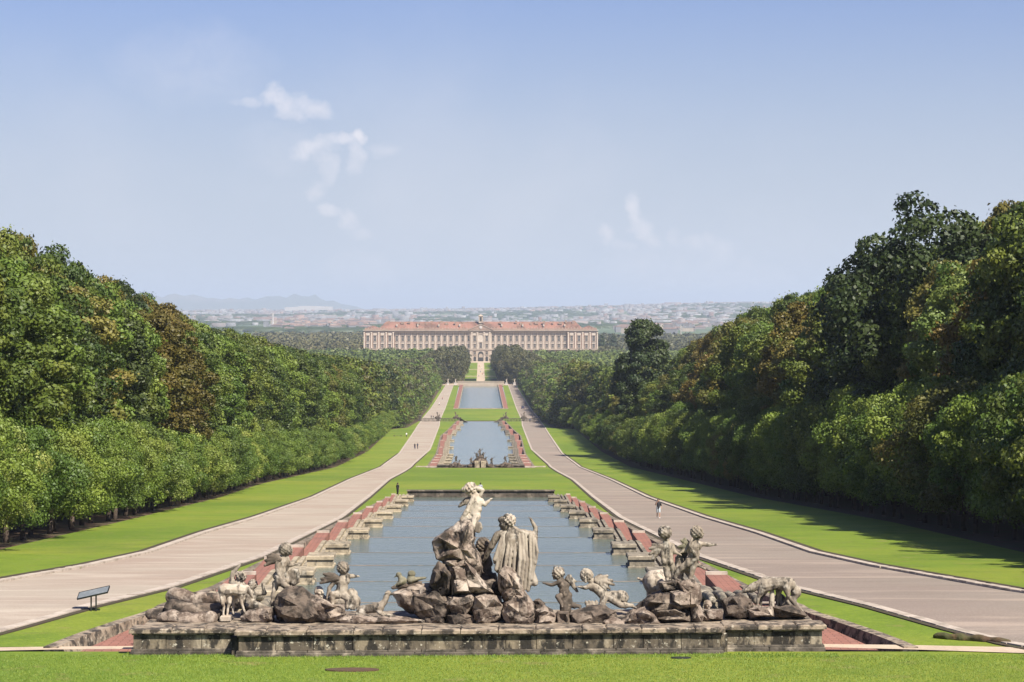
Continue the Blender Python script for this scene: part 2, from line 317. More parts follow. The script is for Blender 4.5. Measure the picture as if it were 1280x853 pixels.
def strip(name, fa, fb, d0, d1, dz, mat, fine=1.0, cols=1, skirt=0, **k):
    R = rows(d0, d1, fine); V = []; Fc = []
    for d in R:
        a, b = fa(d), fb(d); z = gz(d) + dz
        if skirt: V.append((a, d, z - skirt))
        for c in range(cols + 1): V.append((a + (b - a) * c / cols, d, z))
        if skirt: V.append((b, d, z - skirt))
    w = cols + 1 + (2 if skirt else 0)
    for i in range(len(R) - 1):
        for c in range(w - 1):
            Fc.append((i * w + c, i * w + c + 1, (i + 1) * w + c + 1, (i + 1) * w + c))
    if skirt:
        for i, rev in ((0, False), (len(R) - 1, True)):
            q = [i * w + c for c in range(w)]
            Fc.append(tuple(q if not rev else q[::-1]))
    me = mesh(name, V, Fc)
    k.setdefault('kind', 'structure')
    return link(name, me, mat, **k)
neg = lambda f: (lambda d: -f(d))
off = lambda f, o: (lambda d: f(d) + o)
C = lambda v: (lambda d: v)

strip('ground', C(-900), C(900), -380, 92.6, -0.06, M['soil'], 3, 6)
for a, b_ in ((333.6, 590.5), (1269, 1474.5), (1927, 2800)): strip('ground', C(-900), C(900), a, b_, -0.06, M['soil'], 3, 6)
for a, b_ in ((92.6, 333.6), (590.5, 1269), (1474.5, 1927)):
    strip('ground', C(-900), off(neg(POOL_OUT), .0), a, b_, -0.06, M['soil'], 3, 3); strip('ground', POOL_OUT, C(900), a, b_, -0.06, M['soil'], 3, 3)
    strip('pool_bed', off(neg(POOL_OUT), .0), POOL_OUT, a, b_, -3.4, M['soil'], 3, 1)
# the far plain, rising into low ridges far away
def far_z(x, d):
    if d < 8000: return gz(2800) - .05
    px = 601 + F * x / d
    yt = np.interp(px, [-400, 200, 450, 640, 900, 1150, 1700], [392, 390, 389.5, 387, 380.5, 378, 380])
    zt = -(yt - 384) * 17000 / F
    s = min(1, (d - 8000) / 9000); s = s * s * (3 - 2 * s)
    return Z0 - 57.85 + (zt + 57.8) * s * (1 if d <= 17000 else max(.0, 1 - (d - 17000) / 14000))
xs = [-30000, -18000, -12000, -9000, -7000, -5500] + list(range(-4500, 6500, 400)) + [7000, 9000, 12000, 18000, 30000]
ds = [2800, 3500, 4500, 6000, 8000, 9000, 10000, 11000, 12000, 13000, 14000, 15000, 16000, 17000, 19000, 22000, 26000, 31000, 44000]
V = [(x, d, far_z(x, d)) for d in ds for x in xs]; nx = len(xs)
Fc = [(i * nx + j, i * nx + j + 1, (i + 1) * nx + j + 1, (i + 1) * nx + j) for i in range(len(ds) - 1) for j in range(nx - 1)]
link('plain', mesh('plain', V, Fc), M['plain'], kind='structure')
# the same plain beside the park
for s in (-1, 1):
    link('plain', mesh('plain', [(s * 900, -380, gz(0) - 1), (s * 30000, -380, gz(0) - 1), (s * 30000, 2800, gz(2800) - .05), (s * 900, 2800, gz(2800) - .05)], [(0, 1, 2, 3) if s > 0 else (3, 2, 1, 0)]), M['plain'], kind='structure')
# mountains
def ridge(name, x0, x1, d, tops, seed):
    V = []; Fc = []; n = 90
    for i in range(n + 1):
        px = x0 + (x1 - x0) * i / n; X = (px - 601) * d / F
        yt = np.interp(px, [t[0] for t in tops], [t[1] for t in tops]) + 1.6 * noise.noise((px * .05, seed, 0)) + .5 * noise.noise((px * .3, seed, 2))
        h = (384 - yt) * d / F + Z0
        for q, (dd, f) in enumerate(((-2600, 0), (-1500, .38), (-700, .72), (0, 1), (1500, .5), (3000, 0))):
            V.append((X, d + dd + 500 * noise.noise((px * .03, q, seed)), max(-.5, h * f * (1 + .22 * noise.noise((px * .08, q * 1.7, seed))))))
    for i in range(n):
        for q in range(5): Fc.append((i * 6 + q, (i + 1) * 6 + q, (i + 1) * 6 + q + 1, i * 6 + q + 1))
    link(name, mesh(name, V, Fc, True), M['mount'], kind='structure')
ridge('mountain_range', -300, 470, 29000, [(-300, 380), (60, 372), (200, 371), (232, 368), (262, 373), (310, 374), (345, 370), (388, 369), (420, 378), (470, 390)], 3)

# lawns
strip('front_lawn', C(-70), C(70), 20, 92.2, 0.02, M['grass'], 1, 8)
for s, T in ((-1, TREE_L), (1, TREE_R)):
    f = (lambda g: (lambda d: s * g(d)))
    a, b = (f(ROAD_OUT), f(T)) if s > 0 else (f(T), f(ROAD_OUT))
    strip('side_lawn', a, b, 60, 1930, 0.03, M['grass'], 1, 3)
    a, b = (f(POOL_OUT), f(ROAD_IN)) if s > 0 else (f(ROAD_IN), f(POOL_OUT))
    strip('verge_lawn', a, b, 93.4, 1930, 0.03, M['grass'], 1, 2)
    a, b = (f(ROAD_IN), f(ROAD_OUT)) if s > 0 else (f(ROAD_OUT), f(ROAD_IN))
    strip('road', a, b, 60, 1945, 0.0, M['road'] if s < 0 else M['road_brown_shade'], 1, 3)
    # kerb bands: single stones near, a continuous band beyond
    for nm, g, w in (('kerb', ROAD_IN, 1), ('kerb', ROAD_OUT, -1)):
        g2 = off(g, -.27 * w if w > 0 else .02); 
        lo = off(g, -.5) if w > 0 else off(g, 0.0); hi = off(g, 0.0) if w > 0 else off(g, .5)
        a, b = (f(lo), f(hi)) if s > 0 else (f(hi), f(lo))
        strip('kerb', a, b, 140, 1940, 0.12, M['kerb'], 1, 1, .2)
        d = 60.0; root = empty('kerb_stone_row', (s * g(100), 100, gz(100)), label='%s kerb row of pale stones along the %s edge of the %s road' % ('inner' if w > 0 else 'outer', 'pool side' if w > 0 else 'tree side', 'left' if s < 0 else 'right'), cat='kerb')
        rnd = random.Random(7 + s + w * 3)
        while d < 139:
            L = rnd.uniform(.9, 1.5)
            sl = math.hypot(g(d + .5) - g(d - .5), 1); e = d + L / sl
            if d > 82:
                mb = MB(); j = .018 + rnd.random() * .01; h = .11 + rnd.uniform(-.012, .02)
                q = [(s * lo(d + j), d + j), (s * hi(d + j), d + j), (s * hi(e - j), e - j), (s * lo(e - j), e - j)]
                zz = [gz(d), gz(d), gz(e), gz(e)]; ox, oy, oz = s * g(100), 100, gz(100)
                V = [(x - ox, y - oy, z - oz - .1) for (x, y), z in zip(q, zz)] + [(x - ox, y - oy, z - oz + h) for (x, y), z in zip(q, zz)]
                mb.add(V, [(0, 1, 2, 3), (4, 5, 6, 7), (0, 1, 5, 4), (1, 2, 6, 5), (2, 3, 7, 6), (3, 0, 4, 7)])
                mb.build('kerb_stone', M['kerb'], root)
            d = e
        # bare earth edge of the lawn beside the kerb
        lo2, hi2 = (off(g, -.82), off(g, -.52)) if w > 0 else (off(g, .52), off(g, .85))
        a, b = (f(lo2), f(hi2)) if s > 0 else (f(hi2), f(lo2))
        strip('earth_edge', a, b, 60, 700, 0.14 if w < 0 else .075, M['edge'], 1, 1, .16)
# front path joining both roads, passing in front of the side ramps
for s in (-1, 1):
    P = [(12.0, 92.7, 93.5), (15, 92.55, 93.35), (20, 91.7, 92.8), (27, 90.2, 92), (40, 87, 90.5)]
    if s > 0: P = [(11.6, 93.3, 94.1), (15, 92.6, 93.8), (20, 91.3, 93.0), (27, 89, 91.6), (40, 85, 89.5)]
    V = []; Fc = []
    for x, a, b in P: V += [(s * x, a, gz(90) + .05), (s * x, b, gz(90) + .05)]
    for i in range(len(P) - 1): Fc.append((2 * i, 2 * i + 2, 2 * i + 3, 2 * i + 1))
    link('path', mesh('path', V, Fc), M['path'], kind='structure')
# cross lawns between the pools
strip('cross_lawn', neg(ROAD_IN), ROAD_IN, 334.2, 576, 0.045, M['grass'], 1, 6)
strip('cross_lawn', neg(ROAD_IN), ROAD_IN, 1280, 1468, 0.045, M['grass'], 1, 4)
# palace gardens
strip('garden_lawn', C(-13), C(-3.3), 2040, 2770, 0.05, M['grass'], 1, 2)
strip('garden_lawn', C(3.3), C(13), 2040, 2770, 0.05, M['grass'], 1, 2)
strip('garden_path', C(-3.3), C(3.3), 1950, 2790, 0.03, M['path'], 1, 1)
strip('terrace', C(-30), C(30), 1935, 2035, 0.0, M['path'], 1, 1)
strip('forecourt', C(-130), C(130), 2730, 2798, 0.08, M['path'], 1, 1)
for d in (2180, 2420): strip('garden_path', C(-13), C(13), d, d + 14, 0.09, M['path'], 1, 1)
strip('hedge_row', C(-12.5), C(-3.5), 2045, 2058, 1.6, M['L_dark'], 1, 1, 1.6, label='low dark clipped hedge left of the garden path', cat='hedge', kind='')
strip('hedge_row', C(3.5), C(12.5), 2045, 2058, 1.6, M['L_dark'], 1, 1, 1.6, label='low dark clipped hedge right of the garden path', cat='hedge', kind='')

# ------------------------------------------------------------------ upper cascade pool
BR = [97.5, 109, 126, 143, 160, 187, 213, 238, 263, 288, 312, 333]
def plane1(d): return -0.05289 * d - 6.478 + Z0
def inw(f, d): return f(d) - float(np.interp(d, [92, 104], [1.15, .5]))
def cascade(BR, lvl, half, outer, label, first_front, pier_len, water, psize=1.0, tiles=True):
    root = empty('cascade_pool', (0, BR[0], lvl(BR[0])), label=label, cat='pool')
    oz = Vector(root.location)
    def sub(mb, name, mat, **k):
        mb.V = [(x - oz.x, y - oz.y, z - oz.z) for x, y, z in mb.V]
        return mb.build(name, mat, root, **k)
    for k in range(len(BR) - 1):
        a, b = BR[k], BR[k + 1]; L = lvl(b); La = lvl(a) if k else lvl(a)
        if k == 0 and first_front is not None: a0 = first_front
        else: a0 = a
        w0, w1 = half(a), half(b)
        me = mesh('pool_water', [(-w0 - .2, a0, L), (w0 + .2, a0, L), (w1 + .2, b + .1, L), (-w1 - .2, b + .1, L)], [(0, 1, 2, 3)])
        link('pool_water', me, water, kind='structure')
        # weir at the lower end of the terrace
        if k < len(BR) - 2:
            mb = MB(); mb.box(-w1 - .1, w1 + .1, b, b + .15, lvl(BR[k + 2]) - .5, L + .006)
            sub(mb, 'weir', M['weir'])
        for s in (-1, 1):
            # stone border between water and tiles, breaking into a curved stair at each drop
            def X(v): return s * v
            mb = MB(); n = 8; nxt = lvl(BR[k + 2]) if k < len(BR) - 2 else L - .2
            span = min(9.0, (b - a) * .5)
            prof = [(a0 - .0, L + .62)]
            prof += [(b - span * (1 - t), L + .62 - (L - nxt) * .8 * (t * t * (3 - 2 * t))) for t in [i / n for i in range(n + 1)]]
            for i in range(len(prof) - 1):
                y0, z0 = prof[i]; y1, z1 = prof[i + 1]
                for (u0, u1, dz) in ((-.02, .24, 0), (.24, .46, -.24), (.46, .72, -.02), (.72, .92, -.24), (.92, 1.16, -.05), (1.16, 1.36, -.26), (1.36, 1.62, -.08)):
                    wa, wb = half(y0), half(y1)
                    V = [(X(wa + u0), y0, L - 1.6), (X(wa + u1), y0, L - 1.6), (X(wb + u1), y1, L - 1.6), (X(wb + u0), y1, L - 1.6),
                         (X(wa + u0), y0, z0 + dz), (X(wa + u1), y0, z0 + dz), (X(wb + u1), y1, z1 + dz), (X(wb + u0), y1, z1 + dz)]
                    mb.add(V, [(0, 1, 2, 3), (4, 5, 6, 7), (0, 1, 5, 4), (1, 2, 6, 5), (2, 3, 7, 6), (3, 0, 4, 7)])
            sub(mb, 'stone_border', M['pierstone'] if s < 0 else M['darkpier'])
            # terracotta floor
            mb = MB(); q = .45 if (k or first_front is None or first_front > 100) else gz(93) - L - .16; mb.add([(X(half(a0) + 1.6), a0, L + q), (X(inw(outer, a0)), a0, L + q), (X(inw(outer, b)), b, L + q - .1), (X(half(b) + 1.6), b, L + q - .1),
                              (X(half(a0) + 1.6), a0, L - 1.5), (X(inw(outer, a0)), a0, L - 1.5), (X(inw(outer, b)), b, L - 1.5), (X(half(b) + 1.6), b, L - 1.5)],
                             [(0, 1, 2, 3), (4, 5, 6, 7), (0, 1, 5, 4), (1, 2, 6, 5), (2, 3, 7, 6), (3, 0, 4, 7)])
            sub(mb, 'terracotta_floor', M['terracotta'])
            mb = MB(); mb.add([(X(half(b) + 1.6), b - .3, L + q + .05), (X(outer(b) - .5), b - .3, L + q + .05), (X(outer(b) - .5), b, L + q + .05), (X(half(b) + 1.6), b, L + q + .05),
                              (X(half(b) + 1.6), b - .3, L), (X(outer(b) - .5), b - .3, L), (X(outer(b) - .5), b, L), (X(half(b) + 1.6), b, L)],
                             [(0, 1, 2, 3), (4, 5, 6, 7), (0, 1, 5, 4), (1, 2, 6, 5), (2, 3, 7, 6), (3, 0, 4, 7)])
            sub(mb, 'floor_edge', M['kerb'])
            # pier jutting into the water
            if k < len(BR) - 2 or psize < 1:
                wb = half(b); h = .58 * psize + .08; x0, x1 = sorted((X(wb + .2), X(wb - pier_len))); x2, x3 = sorted((X(wb + .25), X(wb - pier_len - .09)))
                mb = MB(); mb.box(x0, x1, b - 1.5 * psize, b + .6, L - 1.4, L + h - .2, 0)
                mb.box(x2, x3, b - 1.6 * psize, b + .7, L + h - .199, L + h, .05)
                mb.box(x2, x3, b - 1.56 * psize, b + .66, L - 1.5, L + .10, .04)
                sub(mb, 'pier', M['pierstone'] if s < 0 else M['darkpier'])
    # outer retaining walls
    for s in (-1, 1):
        R = rows(first_front if first_front else BR[0], BR[-1]); mb = MB()
        for i in range(len(R) - 1):
            d0, d1 = R[i], R[i + 1]
            V = []
            for z in (-2.2, .1):
                k_ = (lambda d: inw(outer, d) - .15) if z < 0 else (lambda d: outer(d) - .5)
                V += [(s * k_(d0), d0, gz(d0) + z), (s * outer(d0), d0, gz(d0) + z), (s * outer(d1), d1, gz(d1) + z), (s * k_(d1), d1, gz(d1) + z)]
            mb.add(V, [(0, 1, 2, 3), (4, 5, 6, 7), (1, 2, 6, 5), (3, 0, 4, 7)] + ([(0, 1, 5, 4)] if i == 0 else []) + ([(2, 3, 7, 6)] if i == len(R) - 2 else []))
        sub(mb, 'outer_wall', M['wallcap'])
    return root, sub
M['weir'] = layered('weir_lip', (.22, .15, .10), [((.085, .085, .072), .35, .42, .56, .95), ((.33, .25, .17), 1.4, .52, .65, .7)], .8)
M['darkpier'] = layered('dark_shaded_pier_stone', (.20, .17, .125), [((.06, .055, .045), 1.6, .45, .6, .85), ((.42, .37, .28), 2.2, .56, .68, .8)], .9, (9, .6, .03))  # pier stone darkened for the shaded right side, also used for scroll bases
root1, sub1 = cascade(BR, plane1, C(9.15), POOL_OUT, 'long stepped cascade pool with stone piers and terracotta side terraces behind the fountain', 92.9, 1.15, M['water'])
mb = MB(); L = plane1(333); mb.box(-9.3, 9.3, 333.2, 333.9, L - 1, L + .78); mb.box(-9.4, 9.4, 333.0, 334.0, L + .781, L + .92, .03)
sub1(mb, 'end_wall', M['darkstone'])
# ------------------------------------------------------------------ second pool
half2 = I([(590, 8.4), (690, 8.4), (760, 9.2), (931, 10.5), (1020, 9.4), (1271, 8.5)])
BR2 = [592, 614, 636, 658, 682, 760, 850, 950, 1050, 1160, 1268]
def plane2(d): return gz(d) - .15
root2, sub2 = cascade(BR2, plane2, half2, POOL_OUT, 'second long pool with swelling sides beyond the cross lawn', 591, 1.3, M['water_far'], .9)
# ------------------------------------------------------------------ third pool
r3 = empty('long_basin', (0, 1476, gz(1476)), label='far rectangular basin with straight reddish edges before the palace garden', cat='pool')
L3 = gz(1930) - .25
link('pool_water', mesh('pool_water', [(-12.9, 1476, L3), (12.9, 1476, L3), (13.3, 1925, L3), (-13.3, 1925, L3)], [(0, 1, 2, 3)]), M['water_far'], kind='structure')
for s in (-1, 1):
    mb = MB(); x0, x1 = sorted((s * 12.9, s * 15.4)); mb.box(x0, x1, 0, 450, -1.5, .12); mb.build('side_kerb', M['terracotta'], r3)
    mb = MB(); x0, x1 = sorted((s * 12.5, s * 12.9)); mb.box(x0, x1, 0, 450, -1.5, .3); mb.build('rim', M['pierstone'], r3)
mb = MB(); mb.box(-15.4, 15.4, -1.2, 0, -1.4, .3); mb.build('near_rim', M['pierstone'], r3)
mb = MB(); mb.box(-17, 17, 450, 452, -1.6, 2.3); mb.box(-17.3, 17.3, 449.7, 452.3, 2.301, 2.7); mb.build('end_wall', M['tb_cream'], r3)

# ------------------------------------------------------------------ palace
PY = 2800.0; PB = gz(2800)
pal = empty('palace', (0, PY, PB), label='vast pale and red brick palace with rows of pilasters and a red tiled roof', cat='palace')
K = PY / F
def pz(y): return (452 - y) * K           # height above its base from a reference row
Hb, He, Hc, Hr = 12.6, 31.0, 34.4, 41.6
XE = 123.5
mb = MB(); mb.box(-XE, XE, 0, 38, -1, Hb); mb.build('wall', M['tb_cream'], pal, label='pale stone ground storey of the palace')
mb = MB(); mb.box(-XE, XE, .02, 38, Hb + .001, He); mb.build('wall', M['tb_brick'], pal, label='red brick upper storeys between the pilasters')
for s in (-1, 1):
    mb = MB(); x0, x1 = sorted((s * 92.5, s * (XE + .5))); mb.box(x0, x1, -2.2, -.02, -1, He); mb.build('end_pavilion', M['tb_brick'], pal)
mb = MB(); mb.box(-11.8, 11.8, -2.0, -.02, -1, He); mb.build('centre_block', M['tb_cream'], pal)
mb = MB(); mb.box(-XE - .8, XE + .8, -2.8, -.2, Hb - .3, Hb + .9); mb.build('string_course', M['tb_cream'], pal)
mb = MB(); mb.box(-XE - .6, XE + .6, -2.9, 38, He + .002, He + 1.6); mb.box(-XE - 1.6, XE + 1.6, -4.0, 38.5, He + 1.603, He + 2.3); mb.build('cornice', M['tb_cream'], pal)
mb = MB()
mb.box(-XE, XE, -2.4, 37, He + 2.304, Hc + .5); mb.build('attic', M['tb_attic'] if 'tb_attic' in M else M['tb_brick'], pal)
# balustrade posts on the attic
for i in range(76):
    mb = MB() if i == 0 else mb
    if i == 0:
        mb.box(-.35, .35, -.35, .35, 0, 1.0); post = mb.mesh('baluster_pier')
    link('baluster_pier', post, M['tb_cream'], pal, (-XE + 1 + i * (2 * XE - 2) / 75, -2.0, Hc + .5))
offs = [k * 7.5 * K for k in range(1, 15)] + [113.5 * K, 122.8 * K, 132 * K, 141 * K]
def arch_poly(w, h, n=8):
    return [(-w / 2, 0), (w / 2, 0)] + [(w / 2 * cos(pi * i / n), h - w / 2 + w / 2 * sin(pi * i / n)) for i in range(n + 1)]
def mk_window(w, h, arch, name):
    f = MB(); t = .38
    if arch:
        P = arch_poly(w + 2 * t, h + t); Q = arch_poly(w, h)
        n = len(P)
        V = [(u, -.45, v) for u, v in P] + [(u, -.45, v) for u, v in Q] + [(u, 0, v) for u, v in P] + [(u, 0, v) for u, v in Q]
        Fc = []
        for i in range(n):
            j = (i + 1) % n
            Fc += [(i, j, n + j, n + i), (i, j, 2 * n + j, 2 * n + i), (n + i, n + j, 3 * n + j, 3 * n + i)]
        f.add(V, Fc)
    else:
        f.box(-w / 2 - t, -w / 2, -.45, 0, 0, h); f.box(w / 2, w / 2 + t, -.45, 0, 0, h); f.box(-w / 2 - t, w / 2 + t, -.45, 0, h + .001, h + t)
    f.box(-w / 2 - .7, w / 2 + .7, -.8, 0, -.4, -.002)
    f.box(-w / 2 - .75, w / 2 + .75, -.9, 0, h + t + .005, h + t + .45)
    f.box(-.09, .09, -.22, -.05, .05, h - .1); f.box(-w / 2, w / 2, -.215, -.055, h * .55, h * .55 + .16)
    p = MB(); p.box(-w / 2, w / 2, -.1, 0, 0, h - (w / 2 if arch else 0)); 
    if arch: p.prism(arch_poly(w, h), -.1, -.001, 'y')
    return f.mesh(name), p.mesh('pane')
WU = mk_window(2.3, 5.6, False, 'window'); WL = mk_window(2.2, 3.6, False, 'window'); WB = mk_window(2.2, 3.0, False, 'window')
def put_window(W_, x, y, z):
    o = link('window', W_[0], M['tb_cream'], pal, (x, y, z)); link('pane', W_[1], M['glass'], o)
pil = MB(); pil.box(-.62, .62, -.75, 0, 0, He - Hb - .9); pil.box(-.85, .85, -1.0, 0, He - Hb - 2.3, He - Hb - .91); pil.box(-.85, .85, -1.0, 0, 0, .9); pilm = pil.mesh('pilaster')
pan = MB(); pan.box(-1.95, 1.95, -.16, 0, 0, He - Hb - 1.0); panm = pan.mesh('wall_panel')
for s in (-1, 1):
    for i, o_ in enumerate(offs):
        x = s * o_; y = -.001 if i < 14 else -2.201
        if i < 1: y = -2.001
        link('wall_panel', panm, M['tb_cream2'] if 'tb_cream2' in M else M['greywood'], pal, (x, y, Hb + .95))
        put_window(WU, x, y - .17, Hb + 8.9); put_window(WL, x, y - .17, Hb + 2.0)
        put_window(WB, x, y, 7.6)
        if i < 3: 
            q = MB(); q.prism(arch_poly(2.6, 5.2), -.25, -.02, 'y'); q.build('door', M['darkhole'], pal, loc=(x, y, .1))
    edges = [(offs[i] + offs[i + 1]) / 2 for i in range(17)] + [offs[17] + 3.9, 3.6]
    for e in edges:
        y = -.001 if e < 92 else -2.201
        if e < 12: y = -2.001
        link('pilaster', pilm, M['tb_light'] if 'tb_light' in M else M['tb_cream'], pal, (s * e, y, Hb + .95))
# centre: great arched niche and gateway
q = MB(); P = arch_poly(8.2, 16.6); Q = arch_poly(6.4, 15.6); n = len(P)
V = [(u, -.6, v) for u, v in P] + [(u, -.6, v) for u, v in Q] + [(u, .2, v) for u, v in P] + [(u, .2, v) for u, v in Q]
Fc = []
for i in range(n):
    j = (i + 1) % n; Fc += [(i, j, n + j, n + i), (i, j, 2 * n + j, 2 * n + i), (n + i, n + j, 3 * n + j, 3 * n + i)]
q.add(V, Fc); q.build('arch_surround', M['tb_cream'], pal, loc=(0, -2.2, Hb + 1))
q = MB(); q.prism(arch_poly(6.4, 15.6), -.12, -.01, 'y'); q.build('niche', M['greywood'], pal, loc=(0, -2.05, Hb + 1))
put_window(WU, 0, -2.2, Hb + 1.6)
q = MB(); q.prism(arch_poly(5.6, 10.6), -.3, -.01, 'y'); q.build('gateway', M['darkhole'], pal, loc=(0, -2.1, 0))
q = MB(); q.prism(arch_poly(4.2, 4.0), -.1, -.01, 'y'); q.build('gateway_daylight_panel', M['tb_cream'], pal, loc=(0, -2.45, 4.2))  # cream panel painted as the daylight showing through the passage
q = MB(); q.prism([(-12.6, 0), (12.6, 0), (0, 5.6)], -1.6, 1.0, 'y'); q.build('pediment', M['tb_brick'], pal, loc=(0, -2.6, Hc - .9))
q = MB(); q.prism([(-13.2, 0), (-12.6, 0), (0, 5.7), (12.6, 0), (13.2, 0), (0, 6.5)], -2.1, 1.0, 'y'); q.build('pediment_moulding', M['tb_cream'], pal, loc=(0, -2.6, Hc - .9))
q = MB(); q.prism([(1.55 * cos(2 * pi * i / 16), 1.55 * sin(2 * pi * i / 16)) for i in range(16)], -.5, 0, 'y'); q.build('clock', M['concrete'], pal, loc=(0, -4.2, Hc + 1.9))
# roof: long hipped front range
q = MB(); x1, x2 = XE - 15, XE - 22
q.add([(-x1, 3, 0), (x1, 3, 0), (x1, 35, 0), (-x1, 35, 0), (-x2, 16, Hr - Hc), (x2, 16, Hr - Hc), (x2, 22, Hr - Hc), (-x2, 22, Hr - Hc)],
      [(3, 2, 1, 0), (4, 5, 6, 7), (0, 1, 5, 4), (1, 2, 6, 5), (2, 3, 7, 6), (3, 0, 4, 7)])
roof = q.build('roof', M['roof'], pal, loc=(0, 0, Hc + .5))
for s in (-1, 1):
    q = MB(); x0, x1_ = sorted((s * (XE - 16), s * XE)); q.add([(x0, 0, 0), (x1_, 0, 0), (x1_, 35, 0), (x0, 35, 0), ((x0 + x1_) / 2, 14, 3.0), ((x0 + x1_) / 2, 24, 3.0)],
        [(3, 2, 1, 0), (0, 1, 4), (1, 2, 5, 4), (2, 3, 5), (3, 0, 4, 5)]); q.build('roof', M['roof'], pal, loc=(0, 0, Hc + .5))
rnd = random.Random(5)
for i in range(26):
    q = MB(); w = rnd.uniform(.7, 1.8); q.box(-w, w, -1, 1, 0, rnd.uniform(2.0, 3.4)); q.build('chimney', M['tb_brick'], roof, loc=(-XE + 24 + i * (2 * XE - 48) / 25 + rnd.uniform(-2, 2), rnd.uniform(9, 17), rnd.uniform(3.6, 5.6)))
for i in range(9):
    q = MB(); q.box(-.7, .7, 0, 13, -1.2, 1.2); q.build('fire_wall', M['greywood'], roof, loc=(-XE + 34 + i * (2 * XE - 68) / 8, 4.5, 3.4))
q = MB(); q.box(-2.3, 2.3, -2.3, 2.3, 0, 7.2); q.box(-2.8, 2.8, -2.8, 2.8, 7.202, 7.8); q.add([(-2.6, -2.6, 7.81), (2.6, -2.6, 7.81), (2.6, 2.6, 7.81), (-2.6, 2.6, 7.81), (0, 0, 9.6)], [(3, 2, 1, 0), (0, 1, 4), (1, 2, 4), (2, 3, 4), (3, 0, 4)])
q.build('lantern', M['tb_cream'], pal, loc=(0, 12, Hr - 1.0))
q = MB(); q.box(-.9, .9, -.2, .0, 0, 4.2); q.build('lantern_opening', M['darkhole'], pal, loc=(0, 9.65, Hr + 1.2))

# ------------------------------------------------------------------ far town
rnd = random.Random(11)
tbm = [M['tb_cream'], M['town_pink'], M['town_wall'], M['town_pink'], M['town_wall']]
def bshape(w, dd, h, kind):
    q = MB(); q.box(-w / 2, w / 2, -dd / 2, dd / 2, 0, h)
    if kind == 0: q.box(-w / 2 - .4, w / 2 + .4, -dd / 2 - .4, dd / 2 + .4, h + .003, h + .6); q.box(-w * .15, w * .1, -dd * .2, dd * .2, h + .6, h + 2.6)
    else: q.add([(-w / 2 - .5, -dd / 2 - .5, h + .01), (w / 2 + .5, -dd / 2 - .5, h + .01), (w / 2 + .5, dd / 2 + .5, h + .01), (-w / 2 - .5, dd / 2 + .5, h + .01), (-w * .3, 0, h + 3.2), (w * .3, 0, h + 3.2)],
                 [(3, 2, 1, 0), (0, 1, 5, 4), (1, 2, 5), (2, 3, 4, 5), (3, 0, 4)])
    return q
bvar = []
for i in range(14):
    k = rnd.choice((0, 1, 1)); w = rnd.uniform(12, 34); h = rnd.choice((6, 7, 9, 11, 13, 16)); b = bshape(w, rnd.uniform(10, 18), h, k)
    me = b.mesh('town_building'); me.materials.append(M['concrete']); me.materials.append(M['town_roof'] if k else M['town_wall'])
    for p in me.polygons:
        if p.index >= 6: p.material_index = 1
    bvar.append(me)
cand = []
for _ in range(190):   # near town left of the palace
    d = rnd.uniform(6300, 9800); px = rnd.gauss(415, 34)
    cand.append((px, d))
for _ in range(110):
    d = rnd.uniform(5600, 9500); cand.append((rnd.uniform(770, 960), d))
cand.sort(key=lambda c: c[1])
for i, (px, d) in enumerate(cand):
    x = (px - 601) * d / F
    me = bvar[i % 14]
    o = bpy.data.objects.new('town_building', me); COL.objects.link(o)
    o.location = (x, d, far_z(x, d) - .3); o.rotation_euler = (0, 0, rnd.uniform(-.3, .3)); o.scale = (1, 1, 1)
    o.material_slots[0].link = 'OBJECT'; o.material_slots[0].material = rnd.choice(tbm[:4])
    left = px < 601
    tag(o, 'small hazy town house in the town on the plain %s of the palace' % ('left' if left else 'right'), 'house', 'houses on the plain %s of the palace' % ('left' if left else 'right'))
# the rest of the conurbation as one mass per look
def townmass(n, mat, label, seed, sz=(10, 45)):
    r = random.Random(seed); V = []; Fq = []
    for _ in range(n):
        if r.random() < .5: d = 9000 + 8000 * r.random() ** .6
        else: d = r.uniform(7500, 17500)
        px = r.uniform(180, 1000); x = (px - 601) * d / F
        if noise.noise((x * .0009, d * .00035, seed * .1)) < -.06 and r.random() < .8: continue
        w = r.uniform(*sz) * (1 + (r.random() < .06) * 3); dd = r.uniform(10, 20); h = r.choice((5, 7, 9, 12, 15)) * (1.6 if r.random() < .05 else 1)
        z = far_z(x, d) - .5; n0 = len(V)
        V += [(x + sx * w / 2, d + sy * dd / 2, zz) for zz in (z, z + h) for sx, sy in ((-1, -1), (1, -1), (1, 1), (-1, 1))]
        Fq += [[n0 + 4, n0 + 5, n0 + 6, n0 + 7], [n0, n0 + 1, n0 + 5, n0 + 4], [n0 + 1, n0 + 2, n0 + 6, n0 + 5], [n0 + 3, n0, n0 + 4, n0 + 7]]
    link('far_town', npmesh('far_town', np.array(V), np.array(Fq)), mat, label=label, cat='town', kind='stuff')
townmass(2600, M['town_wall'], 'white and grey buildings of the hazy city spread over the far plain', 1)
townmass(1500, M['town_pink'], 'pinkish buildings of the hazy city spread over the far plain', 2)
townmass(900, M['town_roof'], 'red roofed blocks of the hazy city spread over the far plain', 3, (10, 30))
